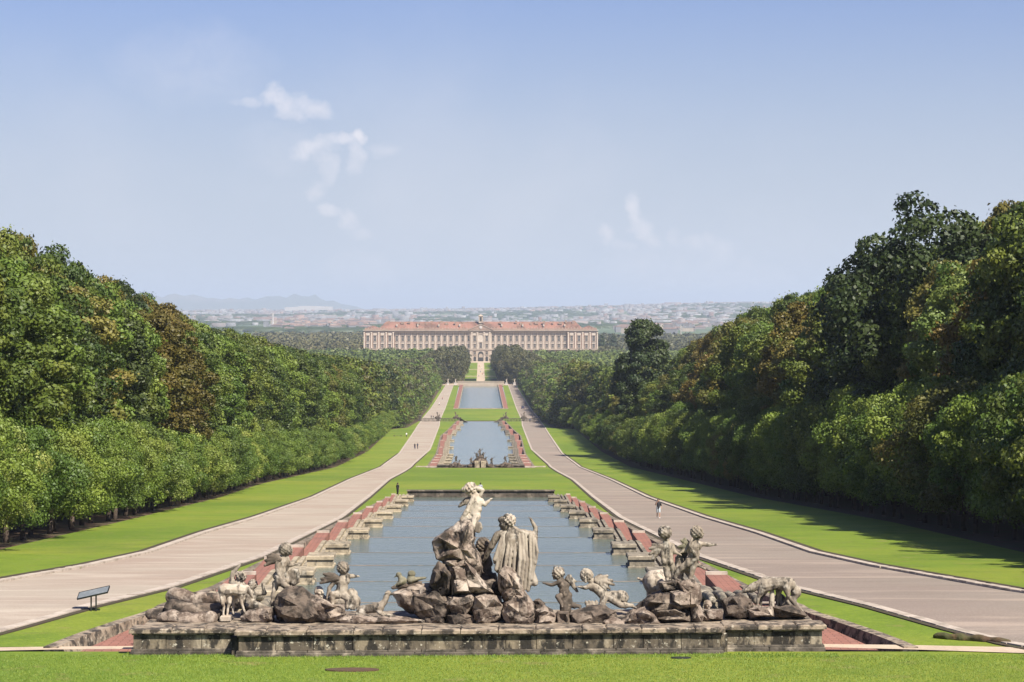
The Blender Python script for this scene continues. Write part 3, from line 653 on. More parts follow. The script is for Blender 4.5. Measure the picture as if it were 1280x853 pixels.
# long white hall, chimney, small white pavilion in the wood
q = MB(); w = 150
P = [(-w, 0), (w, 0), (w, 9)] + [(w - 2 * w * i / 12, 15 + 5 * sin(pi * i / 12) + (10 if i < 9 else 6)) for i in range(13)] + [(-w, 10)]
q.prism(P, -30, 30, 'y'); x = (386 - 601) * 16500 / F
q.build('exhibition_hall', M['concrete'], None, loc=(x, 16500, far_z(x, 16500) + 6), label='very long white roofed hall on the hazy plain left of the palace', cat='hall')
q = MB(); q.tube((0, 0, 0), (0, 0, 40), 3.2, 2.0, 12); x = (341 - 601) * 7800 / F
q.build('tall_chimney', M['concrete'], None, loc=(x, 7800, far_z(x, 7800)), label='thin pale chimney stack rising from the plain at left', cat='chimney')
q = MB(); q.tube((0, 0, 0), (0, 0, 22), 1.1, .9, 10); x = (851 - 601) * 5200 / F
q.build('slim_tower', M['greywood'], None, loc=(x, 5200, gz(5200)), label='slim grey mast beyond the wood right of the palace', cat='mast')
q = MB(); q.box(-9, 9, -5, 5, 0, 3.0); q.box(-9.6, 9.6, -5.6, 5.6, 3.002, 3.6); q.box(-4, 5, -3, 3, 3.605, 5.0); x = (743 - 601) * 2300 / F
pav = empty('garden_building', (x, 2300, Z0 - (456.5 - 384) * 2300 / F), label='small white flat roofed building among the trees right of the palace', cat='building')
q.build('wall', M['concrete'], pav)
for i in range(5):
    q = MB(); q.box(-.8, .8, -.12, 0, 0, 1.5); q.build('window', M['glass'], pav, loc=(-7 + i * 3.4, -5.01, .9))

# ------------------------------------------------------------------ trees
def crown_arrays(seed, prof, H0, H1, rx, nclump, nleaf, leaf, rc=(.16, .30), inner=.12, top=True, round_=.0):
    r = np.random.default_rng(seed)
    P = []; Nn = []; T = []
    for i in range(nclump):
        t = r.random() ** .85; ph = r.random() * 2 * pi
        rad = prof(t) * rx
        lob = 1 + .20 * sin(3 * ph + seed) + .12 * sin(5 * ph + 2.3 * seed + 4 * t)
        q = (.45 + .55 * r.random() ** .4) * rad * lob
        if r.random() < inner: q *= .4
        c = np.array([q * cos(ph), q * sin(ph), H0 + (H1 - H0) * t])
        R = rx * r.uniform(*rc); ns = int(nleaf * (R / (rx * .23)) ** 1.6)
        d = r.normal(size=(ns, 3)); d /= np.linalg.norm(d, axis=1)[:, None]
        outd = np.array([cos(ph) * .9, sin(ph) * .9, .55]); d += outd * .55; d /= np.linalg.norm(d, axis=1)[:, None]
        sq = np.array([1.12, 1.12, .82])
        p = c + d * sq * R * (.62 + .45 * r.random((ns, 1)) ** .7) * (1 + .45 * (r.random((ns, 1)) < .13) * r.random((ns, 1)))
        P.append(p); nn = d + r.normal(size=(ns, 3)) * .55; Nn.append(nn / np.linalg.norm(nn, axis=1)[:, None])
        T.append(np.clip(r.normal(.5 + .75 * (r.random() - .5), .12, ns), 0, 1))
    P = np.concatenate(P); Nn = np.concatenate(Nn); T = np.concatenate(T)
    u = np.cross(Nn, r.normal(size=Nn.shape)); u /= np.linalg.norm(u, axis=1)[:, None]; v = np.cross(Nn, u)
    s = leaf * r.uniform(.6, 1.35, (len(P), 1)); a = s * .5; b = s * .34
    V = np.stack([P - u * a, P - v * b + Nn * s * .10, P + u * a, P + v * b + Nn * s * .10], axis=1).reshape(-1, 3)
    Q = np.arange(len(V)).reshape(-1, 4)
    return V, Q, T
def prof_tall(t): return (.55 + .45 * sin(pi * min(1, t / .55) / 2)) if t < .55 else max(.12, math.sqrt(max(0, 1 - ((t - .55) / .47) ** 2.4)))
def prof_round(t): return max(.15, math.sqrt(max(0, 1 - (2 * t - .9) ** 2 / 1.25)))
def prof_small(t): return (.78 + .22 * t / .4) if t < .4 else max(.2, math.sqrt(max(0, 1 - ((t - .4) / .62) ** 2)))
def trunkmesh(H, r0, seed, limbs=4):
    q = MB(); r = random.Random(seed); p = Vector((0, 0, -.3)); k = 5
    for i in range(k):
        n_ = Vector((p.x + r.uniform(-.12, .12), p.y + r.uniform(-.12, .12), H * (i + 1) / k)); q.tube(p, n_, r0 * (1 - .13 * i) * (1.25 if i == 0 else 1), r0 * (1 - .13 * (i + 1)), 7); p = n_
        if i > 0:
            for _ in range(limbs // 2):
                a = r.uniform(0, 2 * pi); L = H * .22; q.tube(p, p + Vector((cos(a) * L * .7, sin(a) * L * .7, L * .8)), r0 * .35, r0 * .1, 5)
    return q.mesh('trunk', True)
LM = ['L_mid', 'L_mid', 'L_olive', 'L_mid', 'L_dark']
TALL = []; SMALL = []; DIST = []
for i in range(5):
    V, Q, T = crown_arrays(100 + i, prof_tall, 2.6, 24, 5.6, 190, 300, .35, (.10, .26))
    me = npmesh('crown', V, Q, T); me.materials.append(M['L_mid']); TALL.append(me)
for i in range(5):
    V, Q, T = crown_arrays(200 + i, prof_small, 1.5, 7.5, 3.3, 80, 290, .175, (.14, .29))
    me = npmesh('crown', V, Q, T); me.materials.append(M['L_front']); SMALL.append(me)
TT = [trunkmesh(17, .34, i) for i in range(3)]; ST = [trunkmesh(5.2, .19, 20 + i) for i in range(3)]
for m_ in TT + ST: m_.materials.append(M['trunk'])
def plant_tree(name, x, d, crown, trunk, sx, sz, mat, label, group, cat='tree', rz=None):
    o = empty(name, (x, d, gz(d)), label=label, cat=cat, group=group)
    c = bpy.data.objects.new('crown', crown); COL.objects.link(c); c.parent = o
    c.material_slots[0].link = 'OBJECT'; c.material_slots[0].material = M[mat]
    rz = rndT.uniform(0, 6.28) if rz is None else rz
    c.rotation_euler = (0, 0, rz); c.scale = (sx, sx, sz)
    t = bpy.data.objects.new('trunk', trunk); COL.objects.link(t); t.parent = o; t.rotation_euler = (0, 0, rz); t.scale = (1, 1, sz)
    return o
rndT = random.Random(42)
ORD = ['first', 'second', 'third', 'fourth', 'fifth', 'sixth', 'seventh', 'eighth', 'ninth', 'tenth', 'eleventh', 'twelfth']
small_n = 0
for s, T, side in ((-1, TREE_L, 'left'), (1, TREE_R, 'right')):
    d = 100 if s > 0 else 128; k = 0
    while d < 1075:
        x = s * (T(d) + 2.0 + rndT.uniform(-.5, .5)); h = rndT.uniform(.92, 1.15) * (1 if s < 0 else 1.02)
        if s > 0: h *= 1.34 if d < 600 else 1.15
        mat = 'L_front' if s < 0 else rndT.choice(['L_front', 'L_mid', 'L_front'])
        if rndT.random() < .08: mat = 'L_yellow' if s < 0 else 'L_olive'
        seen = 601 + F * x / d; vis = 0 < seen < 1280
        if vis and k < 12:
            lab = '%s tree from the %s photo edge in the low row along the lawn' % (ORD[k], side); grp = 'low trees along the %s lawn' % side; k += 1
        else: lab, grp = 'small leafy tree well down the low front row along the %s lawn' % side, 'low trees along the %s lawn' % side
        if not vis: lab = 'small leafy tree of the %s front row beyond the edge of the photo' % side
        plant_tree('lawn_edge_tree', x + (1.3 if s > 0 else 0), d, rndT.choice(SMALL), rndT.choice(ST), rndT.uniform(.82, 1.2) * (1.28 if s > 0 else 1), h * rndT.uniform(.86, 1.10), mat, lab, grp); small_n += 1
        d += (5.6 if d < 400 else 7.5 if d < 600 else 10) * rndT.uniform(.85, 1.15) * (1.22 if s > 0 and d < 600 else 1)
# tall woods: height read from the skyline
SKY_L = I([(-200, 240), (0, 291), (60, 303), (100, 326), (150, 350), (200, 385), (222, 395), (260, 408), (350, 428), (380, 438), (430, 443), (500, 455), (560, 458)])
SKY_R = I([(640, 446), (690, 440), (740, 452), (790, 455), (840, 452), (870, 430), (900, 412), (925, 385), (940, 370), (1000, 338), (1050, 322), (1070, 310), (1100, 296), (1180, 255), (1220, 255), (1280, 240), (1500, 190)])
cands = []
for s, T in ((-1, TREE_L), (1, TREE_R)):
    for ri, (o_, sp) in enumerate(((7.5, 8.2), (15.5, 9.5), (25, 10.5), (36, 12), (49, 13))):
        d = (92 if s > 0 else 150) + ri * 25
        while d < 1120:
            x = s * (T(d) + o_ + (3.5 if s > 0 else 0) + rndT.uniform(-1.6, 1.6))
            cands.append((s, ri, x, d)); d += sp * rndT.uniform(.85, 1.15) * (1 if d < 500 else 1.25)
specials = {}
inview = []; outview = []
for c in cands:
    s, ri, x, d = c; px = 601 + F * x / d
    if -25 < px < 1305: inview.append(c)
    elif ri < 2: outview.append(c)
inview.sort(key=lambda c: c[3] + c[1] * 60)
keep = inview[:285]; rest = inview[285:]
keep.sort(key=lambda c: 601 + F * c[2] / c[3])
nlab = {}
def tall_h(s, x, d):
    px = 601 + F * x / d; y = (SKY_L if s < 0 else SKY_R)(px)
    h = Z0 - (y - 384) * d / F - gz(d)
    return h - 1.3
plan = []
for (s, ri, x, d) in keep:
    px = 601 + F * x / d
    h = min(30, max(17, tall_h(s, x, d))) + rndT.uniform(-2.0, .6)
    if ri == 0: h *= rndT.uniform(.84, 1.0) if s < 0 else rndT.uniform(.72, .92)
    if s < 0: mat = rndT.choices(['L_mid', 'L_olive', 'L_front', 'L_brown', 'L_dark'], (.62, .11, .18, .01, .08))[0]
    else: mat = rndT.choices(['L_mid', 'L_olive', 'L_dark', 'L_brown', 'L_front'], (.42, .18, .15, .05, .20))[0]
    if s < 0 and 160 < px < 200 and ri < 2: mat = 'L_brown'
    if s > 0 and 1110 < px < 1190 and ri >= 1: mat = 'L_dark'
    if s > 0 and 1222 < px < 1250 and ri <= 1: mat = 'L_yellow'
    if s > 0 and 880 < px < 905 and ri < 2: mat = 'L_brown'
    plan.append((s, ri, x, d, h, mat))
order = {}; cnt = {}
for p_ in sorted(plan, key=lambda p: p[3]):
    k_ = (p_[0], p_[1], p_[5]); order[(p_[0], p_[1], p_[5], p_[3])] = cnt.get(k_, 0); cnt[k_] = cnt.get(k_, 0) + 1
for (s, ri, x, d, h, mat) in plan:
    px = 601 + F * x / d; side = 'left' if s < 0 else 'right'
    lab = None
    grp = 'tall trees of the %s wood' % side
    look = {'L_mid': 'green', 'L_olive': 'olive tinged', 'L_front': 'bright green', 'L_brown': 'rusty brown', 'L_dark': 'dark green', 'L_yellow': 'yellow green'}[mat]
    if lab is None:
        where = ('just behind the low front row', 'in the second rank', 'deep inside', 'far back', 'at the very back')[ri]; lab = 'tall %s tree of the %s wood, %s' % (look, side, where)
        kk = (s, ri, mat); nlab[kk] = nlab.get(kk, 0) + 1
        if ri < 3 and order[(s, ri, mat, d)] < 12: lab = '%s tall %s tree from the %s photo edge, %s' % (ORD[order[(s, ri, mat, d)]], look, side, where)
    plant_tree('woodland_tree', x, d, rndT.choice(TALL), rndT.choice(TT), rndT.uniform(.92, 1.12), h / 24, mat, lab, grp)
for (s, ri, x, d) in outview:
    if (s > 0 and d > 104) or (s < 0 and d > 180 and ri == 0):
        plant_tree('woodland_tree', x, d, rndT.choice(TALL), rndT.choice(TT), 1, (min(26, max(17, tall_h(s, x, d))) - rndT.uniform(.5, 2)) / 24, 'L_mid', 'tall green tree of the wood beyond the edge of the photo', 'tall trees beyond the photo edge')
# the single dark tree rising above the others right of the palace, its dark neighbours, the pair beside the palace
V, Q, T = crown_arrays(301, prof_round, 3, 32, 6.8, 150, 240, .62, (.16, .28)); me = npmesh('crown', V, Q, T); me.materials.append(M['L_dark'])
o = plant_tree('dark_tree', (803 - 601) * 660 / F, 660, me, TT[0], 1.0, 1.04, 'L_dark', 'tall solitary dark green tree rising above the wood right of the palace', None)
V, Q, T = crown_arrays(302, prof_round, 4, 30, 7.6, 120, 230, .5, (.13, .24), .05); me = npmesh('crown', V, Q, T); me.materials.append(M['L_dark'])
for px, py, D, lab in ((1165, 256, 262, 'broad dark tree with an airy ragged top, highest in the right wood'), (1120, 288, 285, 'dark tree left of the highest one in the right wood')):
    x = (px - 601) * D / F; h = Z0 - (py - 384) * D / F - gz(D)
    plant_tree('dark_tree', x, D, me, TT[1], 1.05, h / 30, 'L_dark', lab, None)
for px, lab in ((752, 'left one of two dark pointed trees beside the palace end'), (765.5, 'right one of two dark pointed trees beside the palace end')):
    V, Q, T = crown_arrays(303 + int(px), lambda t: 1 - .8 * t ** 1.4, 1, 19, 5.5, 50, 40, 1.3, (.2, .35)); me = npmesh('crown', V, Q, T); me.materials.append(M['L_holm'])
    plant_tree('dark_tree', (px - 601) * 2900 / F, 2900, me, TT[0], 1, 1.35, 'L_dark', lab, None)
# coarse crowns merged into masses
def mass(name, items, mat, label, variants, seed):
    r = random.Random(seed); VV = []; QQ = []; TTT = []; n0 = 0
    for (x, d, sx, sz) in items:
        V, Q, T = r.choice(variants); a = r.uniform(0, 6.28); ca, sa = cos(a), sin(a)
        P = V.copy(); P[:, 0] = (V[:, 0] * ca - V[:, 1] * sa) * sx + x; P[:, 1] = (V[:, 0] * sa + V[:, 1] * ca) * sx + d; P[:, 2] = V[:, 2] * sz + gz(d)
        VV.append(P); QQ.append(Q + n0); n0 += len(P); TTT.append(np.clip(T + r.uniform(-.35, .35), 0, 1))
    link(name, npmesh(name, np.concatenate(VV), np.concatenate(QQ), np.concatenate(TTT)), M[mat], label=label, cat='wood', kind='stuff')
COARSE = [crown_arrays(400 + i, prof_round, 1.0, 20, 6.0, 46, 16, 1.25, (.22, .38)) for i in range(4)]
MIDC = [crown_arrays(420 + i, prof_tall, 2.5, 24, 6.0, 60, 30, .95, (.2, .34)) for i in range(3)]
it = {'L_mid': [], 'L_olive': [], 'L_dark': []}
for (s, ri, x, d) in rest:
    h = min(30, max(18, tall_h(s, x, d) - 1)); it[rndT.choices(['L_mid', 'L_olive', 'L_dark'], (.5, .3, .2))[0]].append((x, d, 1, h / 24))
for m_, lab in (('L_mid', 'green'), ('L_olive', 'olive'), ('L_dark', 'dark')):
    if it[m_]: mass('distant_wood', it[m_], m_, '%s crowns of the distant wood merging into one mass' % lab, MIDC, 5)
it = {'L_mid': [], 'L_olive': [], 'L_holm': [], 'L_front': []}
for s, T in ((-1, TREE_L), (1, TREE_R)):
    for ri, o_ in enumerate((2.5, 10, 19, 30)):
        d = 1085
        while d < 2640:
            x = s * (T(d) + o_ + (3 if ri == 0 else 0) + rndT.uniform(-1.5, 1.5)); h = rndT.uniform(15, 20) if ri else rndT.uniform(8, 13)
            if d > 1960: h = rndT.uniform(19, 23.5) if ri < 3 else 18
            elif ri: h = 19 if s < 0 else 18; 
            if d > 2350: h = rndT.uniform(12.5, 16)
            m_ = 'L_holm' if d > 1930 or rndT.random() < .12 else rndT.choice(['L_mid', 'L_olive', 'L_front', 'L_front'] if ri == 0 else ['L_mid', 'L_olive', 'L_front', 'L_holm'])
            it[m_].append((x, d, 1.0 if ri else .75, h / 20)); d += (9 if d < 1600 else 12) * rndT.uniform(.85, 1.2)
for m_ in it:
    mass('distant_wood', it[m_], m_, {'L_mid': 'mid green crowns lining the distant pools', 'L_olive': 'olive crowns lining the distant pools', 'L_holm': 'brownish holm oaks crowding before the palace', 'L_front': 'bright young trees along the distant roads'}[m_], COARSE, 9)
# closed canopy behind the first ranks: one bumpy leaf roof each side
def canopy(name, x0f, x1f, d0, d1, hf, step, mat, label, seed):
    """bumpy canopy surface made of round crowns, covered with coarse leaf faces"""
    r = np.random.default_rng(seed); P = []
    d = d0
    while d < d1:
        st = step * max(1, d / 2400); x = x0f(d)
        while x < x1f(d):
            P.append((x + r.uniform(-.4, .4) * st, d + r.uniform(-.4, .4) * st, hf(d) * r.uniform(.8, 1.12), st * r.uniform(.6, .85))); x += st
        d += st * .9
    C_ = np.array(P); n = 60; VV = []
    k = len(C_); dirs = r.normal(size=(k, n, 3)); dirs[:, :, 2] = np.abs(dirs[:, :, 2]) * .9; dirs /= np.linalg.norm(dirs, axis=2)[:, :, None]
    R = C_[:, 3][:, None, None]
    zb = np.array([gz(q) for q in C_[:, 1]])
    pos = dirs * R * np.array([1, 1, .75]) * r.uniform(.8, 1.05, (k, n, 1))
    pos[:, :, 0] += C_[:, 0][:, None]; pos[:, :, 1] += C_[:, 1][:, None]; pos[:, :, 2] += (zb + C_[:, 2] - C_[:, 3] * .75)[:, None]
    nn = dirs + r.normal(size=dirs.shape) * .4; nn /= np.linalg.norm(nn, axis=2)[:, :, None]
    pos = pos.reshape(-1, 3); nn = nn.reshape(-1, 3); s_ = (np.repeat(C_[:, 3], n) * .30 * r.uniform(.6, 1.3, k * n))[:, None]
    u = np.cross(nn, r.normal(size=nn.shape)); u /= np.linalg.norm(u, axis=1)[:, None]; v = np.cross(nn, u)
    V = np.stack([pos - u * s_ * .5, pos - v * s_ * .4, pos + u * s_ * .5, pos + v * s_ * .4], axis=1).reshape(-1, 3)
    T = np.clip(np.repeat(r.uniform(.2, .8, k), n) * .7 + r.uniform(0, .3, k * n), 0, 1)
    link(name, npmesh(name, V, np.arange(len(V)).reshape(-1, 4), T), mat, label=label, cat='wood', kind='stuff')
    return k
edge = lambda T, o_: (lambda d: T(d) + o_)
k1 = canopy('canopy', lambda d: -150 - (d - 1100) * .04, lambda d: -TREE_L(d) - 38, 1130, 2700, lambda d: 18 if d < 2300 else 15, 11, M['L_mid'], 'dense brown green tree canopy left of the pools before the palace', 1)
k2 = canopy('canopy', lambda d: TREE_R(d) + 38, lambda d: 150 + (d - 1100) * .11, 1130, 2700, lambda d: 16 if d < 2300 else 13.5, 11, M['L_mid'], 'dense tree canopy right of the pools before the palace', 2)
k3 = canopy('canopy', lambda d: -.085 * d, lambda d: -130, 2760, 4300, lambda d: 17, 13, M['L_holm'], 'hazy green wood left of the palace towards the town', 3)
k4 = canopy('canopy', lambda d: 130, lambda d: .105 * d, 2760, 4300, lambda d: 15, 13, M['L_holm'], 'hazy green wood right of the palace towards the town', 4)
print('crowns', small_n, len(keep), len(outview), k1, k2, k3, k4)
# tree groups on the plain
r = np.random.default_rng(8); P = []
for _ in range(5200):
    d = 5600 + 11500 * r.random() ** .8; px = r.uniform(170, 1010); x = (px - 601) * d / F
    if noise.noise((x * .0012, d * .0005, 7)) < .0: continue
    P.append((x, d, far_z(x, d), r.uniform(14, 60), r.uniform(6, 13)))
V = []; Fq = []
for (x, d, z, w, h) in P:
    n0 = len(V); m_ = 6
    for (f, zz) in ((1, 0), (.95, .5), (.55, .9)):
        V += [(x + cos(2 * pi * i / m_) * w * f * (1 + .2 * sin(i * 5 + x)), d + sin(2 * pi * i / m_) * 14 * f, z + h * zz) for i in range(m_)]
    for l in (0, 6):
        for i in range(m_): Fq.append([n0 + l + i, n0 + l + (i + 1) % m_, n0 + l + 6 + (i + 1) % m_, n0 + l + 6 + i])
    Fq.append([n0 + 12, n0 + 13, n0 + 14, n0 + 15]); Fq.append([n0 + 12, n0 + 15, n0 + 16, n0 + 17])
link('plain_trees', npmesh('plain_trees', np.array(V), np.array(Fq), np.random.default_rng(1).random(len(Fq))), M['L_dark'], label='dark groups of trees scattered over the hazy plain', cat='trees', kind='stuff')

# ------------------------------------------------------------------ carved figures
class Blob:
    """tapered limbs and ellipsoids fused into one continuous carved surface"""
    def __init__(s): s.V = []; s.F = []
    def add(s, V, Fc):
        n = len(s.V); s.V += [tuple(v) for v in V]; s.F += [tuple(i + n for i in f) for f in Fc]
    def cap(s, a, b, ra, rb, n=9, flat=None):
        a = Vector(a); b = Vector(b); d = b - a
        if d.length < 1e-5: d = Vector((0, 0, 1e-3))
        dn = d.normalized()
        if flat: u = Vector(flat[0]); u = (u - dn * u.dot(dn)); u = u.normalized() if u.length > 1e-4 else dn.orthogonal().normalized()
        else: u = dn.orthogonal().normalized()
        v = dn.cross(u); fu = flat[1] if flat else 1; V = []
        prof = []
        for t in (-80, -45, 0): prof.append((a + dn * (ra * sin(radians(t)) * (fu if flat else 1)), ra * cos(radians(t))))
        for t in (0, 45, 80): prof.append((b + dn * (rb * sin(radians(t)) * (fu if flat else 1)), rb * cos(radians(t))))
        for c, r in prof:
            for i in range(n):
                t = 2 * pi * i / n; V.append(c + u * (cos(t) * r * fu) + v * (sin(t) * r))
        m = len(prof); Fc = [tuple(range(n - 1, -1, -1)), tuple(range((m - 1) * n, m * n))]
        for l in range(m - 1):
            for i in range(n):
                j = (i + 1) % n; Fc.append((l * n + i, l * n + j, (l + 1) * n + j, (l + 1) * n + i))
        s.add(V, Fc)
    def chain(s, pts, rs, n=9):
        for i in range(len(pts) - 1): s.cap(pts[i], pts[i + 1], rs[i], rs[i + 1], n)
    def ell(s, c, r, rot=None, n=12, m=7):
        c = Vector(c); V = []; R = rot or Matrix.Identity(3)
        V.append(c + R @ Vector((0, 0, -r[2])))
        for k in range(1, m):
            ph = -pi / 2 + pi * k / m
            for i in range(n):
                t = 2 * pi * i / n; V.append(c + R @ Vector((r[0] * cos(ph) * cos(t), r[1] * cos(ph) * sin(t), r[2] * sin(ph))))
        V.append(c + R @ Vector((0, 0, r[2])))
        Fc = [(0, 1 + (i + 1) % n, 1 + i) for i in range(n)]
        for k in range(m - 2):
            for i in range(n): Fc.append((1 + k * n + i, 1 + k * n + (i + 1) % n, 1 + (k + 1) * n + (i + 1) % n, 1 + (k + 1) * n + i))
        e = len(V) - 1; b = 1 + (m - 2) * n
        Fc += [(e, b + i, b + (i + 1) % n) for i in range(n)]
        s.add(V, Fc)
    def build(s, name, mat, parent=None, base=None, voxel=.03, smooth=2, disp=0, dscale=6, **k):
        base = Vector(base) if base is not None else Vector((0, 0, 0))
        me = mesh(name, [Vector(v) - base for v in s.V], s.F)
        bm = bmesh.new(); bm.from_mesh(me); bmesh.ops.recalc_face_normals(bm, faces=bm.faces); bm.to_mesh(me); bm.free()
        if voxel:
            tmp = bpy.data.objects.new('tmp', me); COL.objects.link(tmp)
            r = tmp.modifiers.new('r', 'REMESH'); r.mode = 'VOXEL'; r.voxel_size = voxel; r.use_smooth_shade = True
            if smooth: q = tmp.modifiers.new('s', 'SMOOTH'); q.iterations = smooth; q.factor = .5
            dg = bpy.context.evaluated_depsgraph_get(); dg.update()
            new = bpy.data.meshes.new_from_object(tmp.evaluated_get(dg)); new.name = name
            bpy.data.objects.remove(tmp); bpy.data.meshes.remove(me); me = new; me.materials.clear()
            if disp:
                n = len(me.vertices); co = np.empty(n * 3); me.vertices.foreach_get('co', co); co = co.reshape(-1, 3)
                nn = np.empty(n * 3); me.vertices.foreach_get('normal', nn); nn = nn.reshape(-1, 3)
                dd = np.array([noise.noise(Vector(p) * dscale + base) for p in co]); co += nn * (dd * disp)[:, None]
                me.vertices.foreach_set('co', co.ravel()); me.update()
        me.shade_smooth()
        return link(name, me, mat, parent, None if parent is not None else base, **k)
DS = 95.0
def q_(px, py, dy=0.0, d=None):
    D = (d or DS) + dy
    return Vector(((px - 601) * D / F, D, Z0 - (py - 384) * D / F))
PXM = DS / F                       # metres per reference pixel at the fountain
def curls(center, r, n, seed, mat, parent, base, size=.24, cover=1.0):
    rr = random.Random(seed); b = Blob()
    for i in range(n):
        z = 1 - 2 * (i + .5) / n * cover; t = 2.399963 * i; q = math.sqrt(max(0, 1 - z * z))
        p = Vector(center) + Vector((q * cos(t), q * sin(t), z)) * r
        b.ell(p, (r * size * rr.uniform(.8, 1.2),) * 3, None, 7, 5)
    b.ell(center, (r * .97,) * 3)
    return b.build('hair', mat, parent, base, .022, 1)
def head(b, c, r, face, up=Vector((0, 0, 1))):
    """face: direction the head looks; brow, nose, chin, cheeks and ears are modelled"""
    f = Vector(face).normalized(); s_ = f.cross(up).normalized(); u = s_.cross(f); c = Vector(c)
    R = Matrix((s_, f, u)).transposed()
    b.ell(c, (r * .80, r * .95, r * 1.02), R); b.ell(c + f * r * .32 - u * r * .45, (r * .55, r * .58, r * .52), R)
    b.cap(c + f * r * .90 + u * r * .18, c + f * r * 1.13 - u * r * .12, r * .10, r * .15, 7)
    b.cap(c + f * r * .86 + u * r * .28 - s_ * r * .4, c + f * r * .86 + u * r * .28 + s_ * r * .4, r * .11, r * .11, 7)
    for q in (-1, 1):
        b.ell(c + f * r * .72 - u * r * .25 + s_ * q * r * .36, (r * .24,) * 3, None, 8, 5)
        b.ell(c + s_ * q * r * .80 - u * r * .05, (r * .1, r * .17, r * .24), R, 8, 5)
    b.cap(c + f * r * .93 - u * r * .48 - s_ * r * .14, c + f * r * .93 - u * r * .48 + s_ * r * .14, r * .09, r * .09, 7)
    b.ell(c + f * r * .80 - u * r * .80, (r * .22,) * 3, None, 8, 5)
def hand(b, wrist, d, r, up=Vector((0, 0, 1)), curl=.35):
    d = Vector(d).normalized(); s_ = d.cross(up)
    s_ = s_.normalized() if s_.length > .1 else Vector((1, 0, 0)); n_ = s_.cross(d)
    w = Vector(wrist); palm = w + d * r * 1.5
    b.cap(w, palm, r * .75, r * .8, 8)
    for i, (o, L) in enumerate(((-.72, 1.25), (-.25, 1.5), (.22, 1.42), (.66, 1.1))):
        a = palm + s_ * o * r; k = a + d * L * r * .6 - n_ * curl * r * .2; e = k + (d * (1 - curl) - n_ * curl).normalized() * L * r * .6
        b.cap(a, k, r * .26, r * .24, 6); b.cap(k, e, r * .24, r * .19, 6)
    t = w + d * r * .6 - s_ * r * .6; k = t + (d - s_ * .9).normalized() * r * .9
    b.cap(t, k, r * .3, r * .25, 6); b.cap(k, k + (d - s_ * .2).normalized() * r * .6, r * .24, r * .18, 6)
def wing(name, root, tips, base, parent, mat, r0=.078, thick=.5):
    b = Blob(); root = Vector(root)
    for i, t in enumerate(tips):
        t = Vector(t); m_ = root.lerp(t, .5) + Vector((0, 0, .03))
        b.cap(root, m_, r0 * 1.1, r0 * 1.15, 8); b.cap(m_, t, r0 * 1.15, r0 * .7, 8)
    return b.build(name, mat, parent, base, .024, 1, .01, 14)
def limb(b, pts, rs, hd=None, hr=None, n=9):
    b.chain(pts, rs, n)
    if hd: hand(b, pts[-1], Vector(pts[-1]) - Vector(pts[-2]), hr or rs[-1] * .95)
def foot(b, ankle, d, r):
    d = Vector(d); d.z *= .3; d = d.normalized(); a = Vector(ankle)
    b.cap(a, a - Vector((0, 0, r * .6)), r, r * 1.05); b.cap(a - Vector((0, 0, r * .6)), a + d * r * 3.0 - Vector((0, 0, r * 1.1)), r * .95, r * .6)
    s_ = d.cross(Vector((0, 0, 1)))
    for i in range(5): p = a + d * r * 3.0 + s_ * r * (i - 2) * .34 - Vector((0, 0, r * 1.15)); b.cap(p, p + d * r * (.8 - .08 * i), r * .24, r * .2, 6)
def putto(name, label, hd, hr, face, neck, chest, pelvis, armL, armR, legL, legR, mat='marble', hairmat=None, ncurl=70, wings=(), fatness=1.0, hair=True, extra=None, footdir=(0, -1, 0), group='putti of the fountain'):
    base = Vector((pelvis.x, pelvis.y, min(p.z for p in legL + legR)))
    root = empty(name, base, label=label, cat='statue', group=group)
    b = Blob(); f = 1.26 * fatness * hr / .21; hr = hr * 1.1
    head(b, hd, hr, face)
    b.cap(neck, hd, .115 * f, .115 * f)
    mid = chest.lerp(pelvis, .55)
    side = Vector((1, 0, 0))
    b.cap(chest - side * .09 * f, chest + side * .09 * f, .155 * f, .155 * f, 10)
    b.cap(neck, chest, .09 * f, .17 * f); b.cap(chest, mid, .185 * f, .175 * f, 11); b.cap(mid, pelvis, .18 * f, .19 * f, 11)
    b.ell(mid + Vector(face).normalized() * .05, (.17 * f, .16 * f, .16 * f))
    for q in (-1, 1): b.ell(pelvis + side * q * .085 * f - Vector(face).normalized() * .07 * f - Vector((0, 0, .02)), (.125 * f, .13 * f, .13 * f))
    for A, q in ((armL, -1), (armR, 1)):
        if not A: continue
        sh = A[0]; b.ell(sh, (.095 * f,) * 3); b.cap(chest + side * q * .08 * f + Vector((0, 0, .06)), sh, .11 * f, .09 * f)
        rs = [.088 * f, .074 * f, .055 * f][:len(A)]; b.chain(A, rs)
        hand(b, A[-1], A[-1] - A[-2], .052 * f)
    for L in (legL, legR):
        b.cap(pelvis, L[0], .16 * f, .135 * f); b.chain(L, [.135 * f, .10 * f, .068 * f][:len(L)] if len(L) <= 3 else [.13 * f] * len(L))
        b.ell(L[1], (.10 * f,) * 3, None, 8, 5)
        if len(L) > 2:
            b.ell(L[1].lerp(L[2], .35), (.095 * f, .095 * f, .12 * f), None, 8, 5); foot(b, L[-1], footdir, .055 * f)
    if extra: extra(b)
    b.build('body', M[mat], root, base, .024, 2, .012, 10)
    if hair: 
        bk = -Vector(face).normalized() * hr * .16 + Vector((0, 0, hr * .16))
        curls(hd + bk, hr * .98, ncurl, int(hd.x * 100) % 97, M[hairmat or mat], root, base)
    for i, w in enumerate(wings): wing('wing', w[0], w[1], base, root, M[w[2] if len(w) > 2 else mat])
    return root
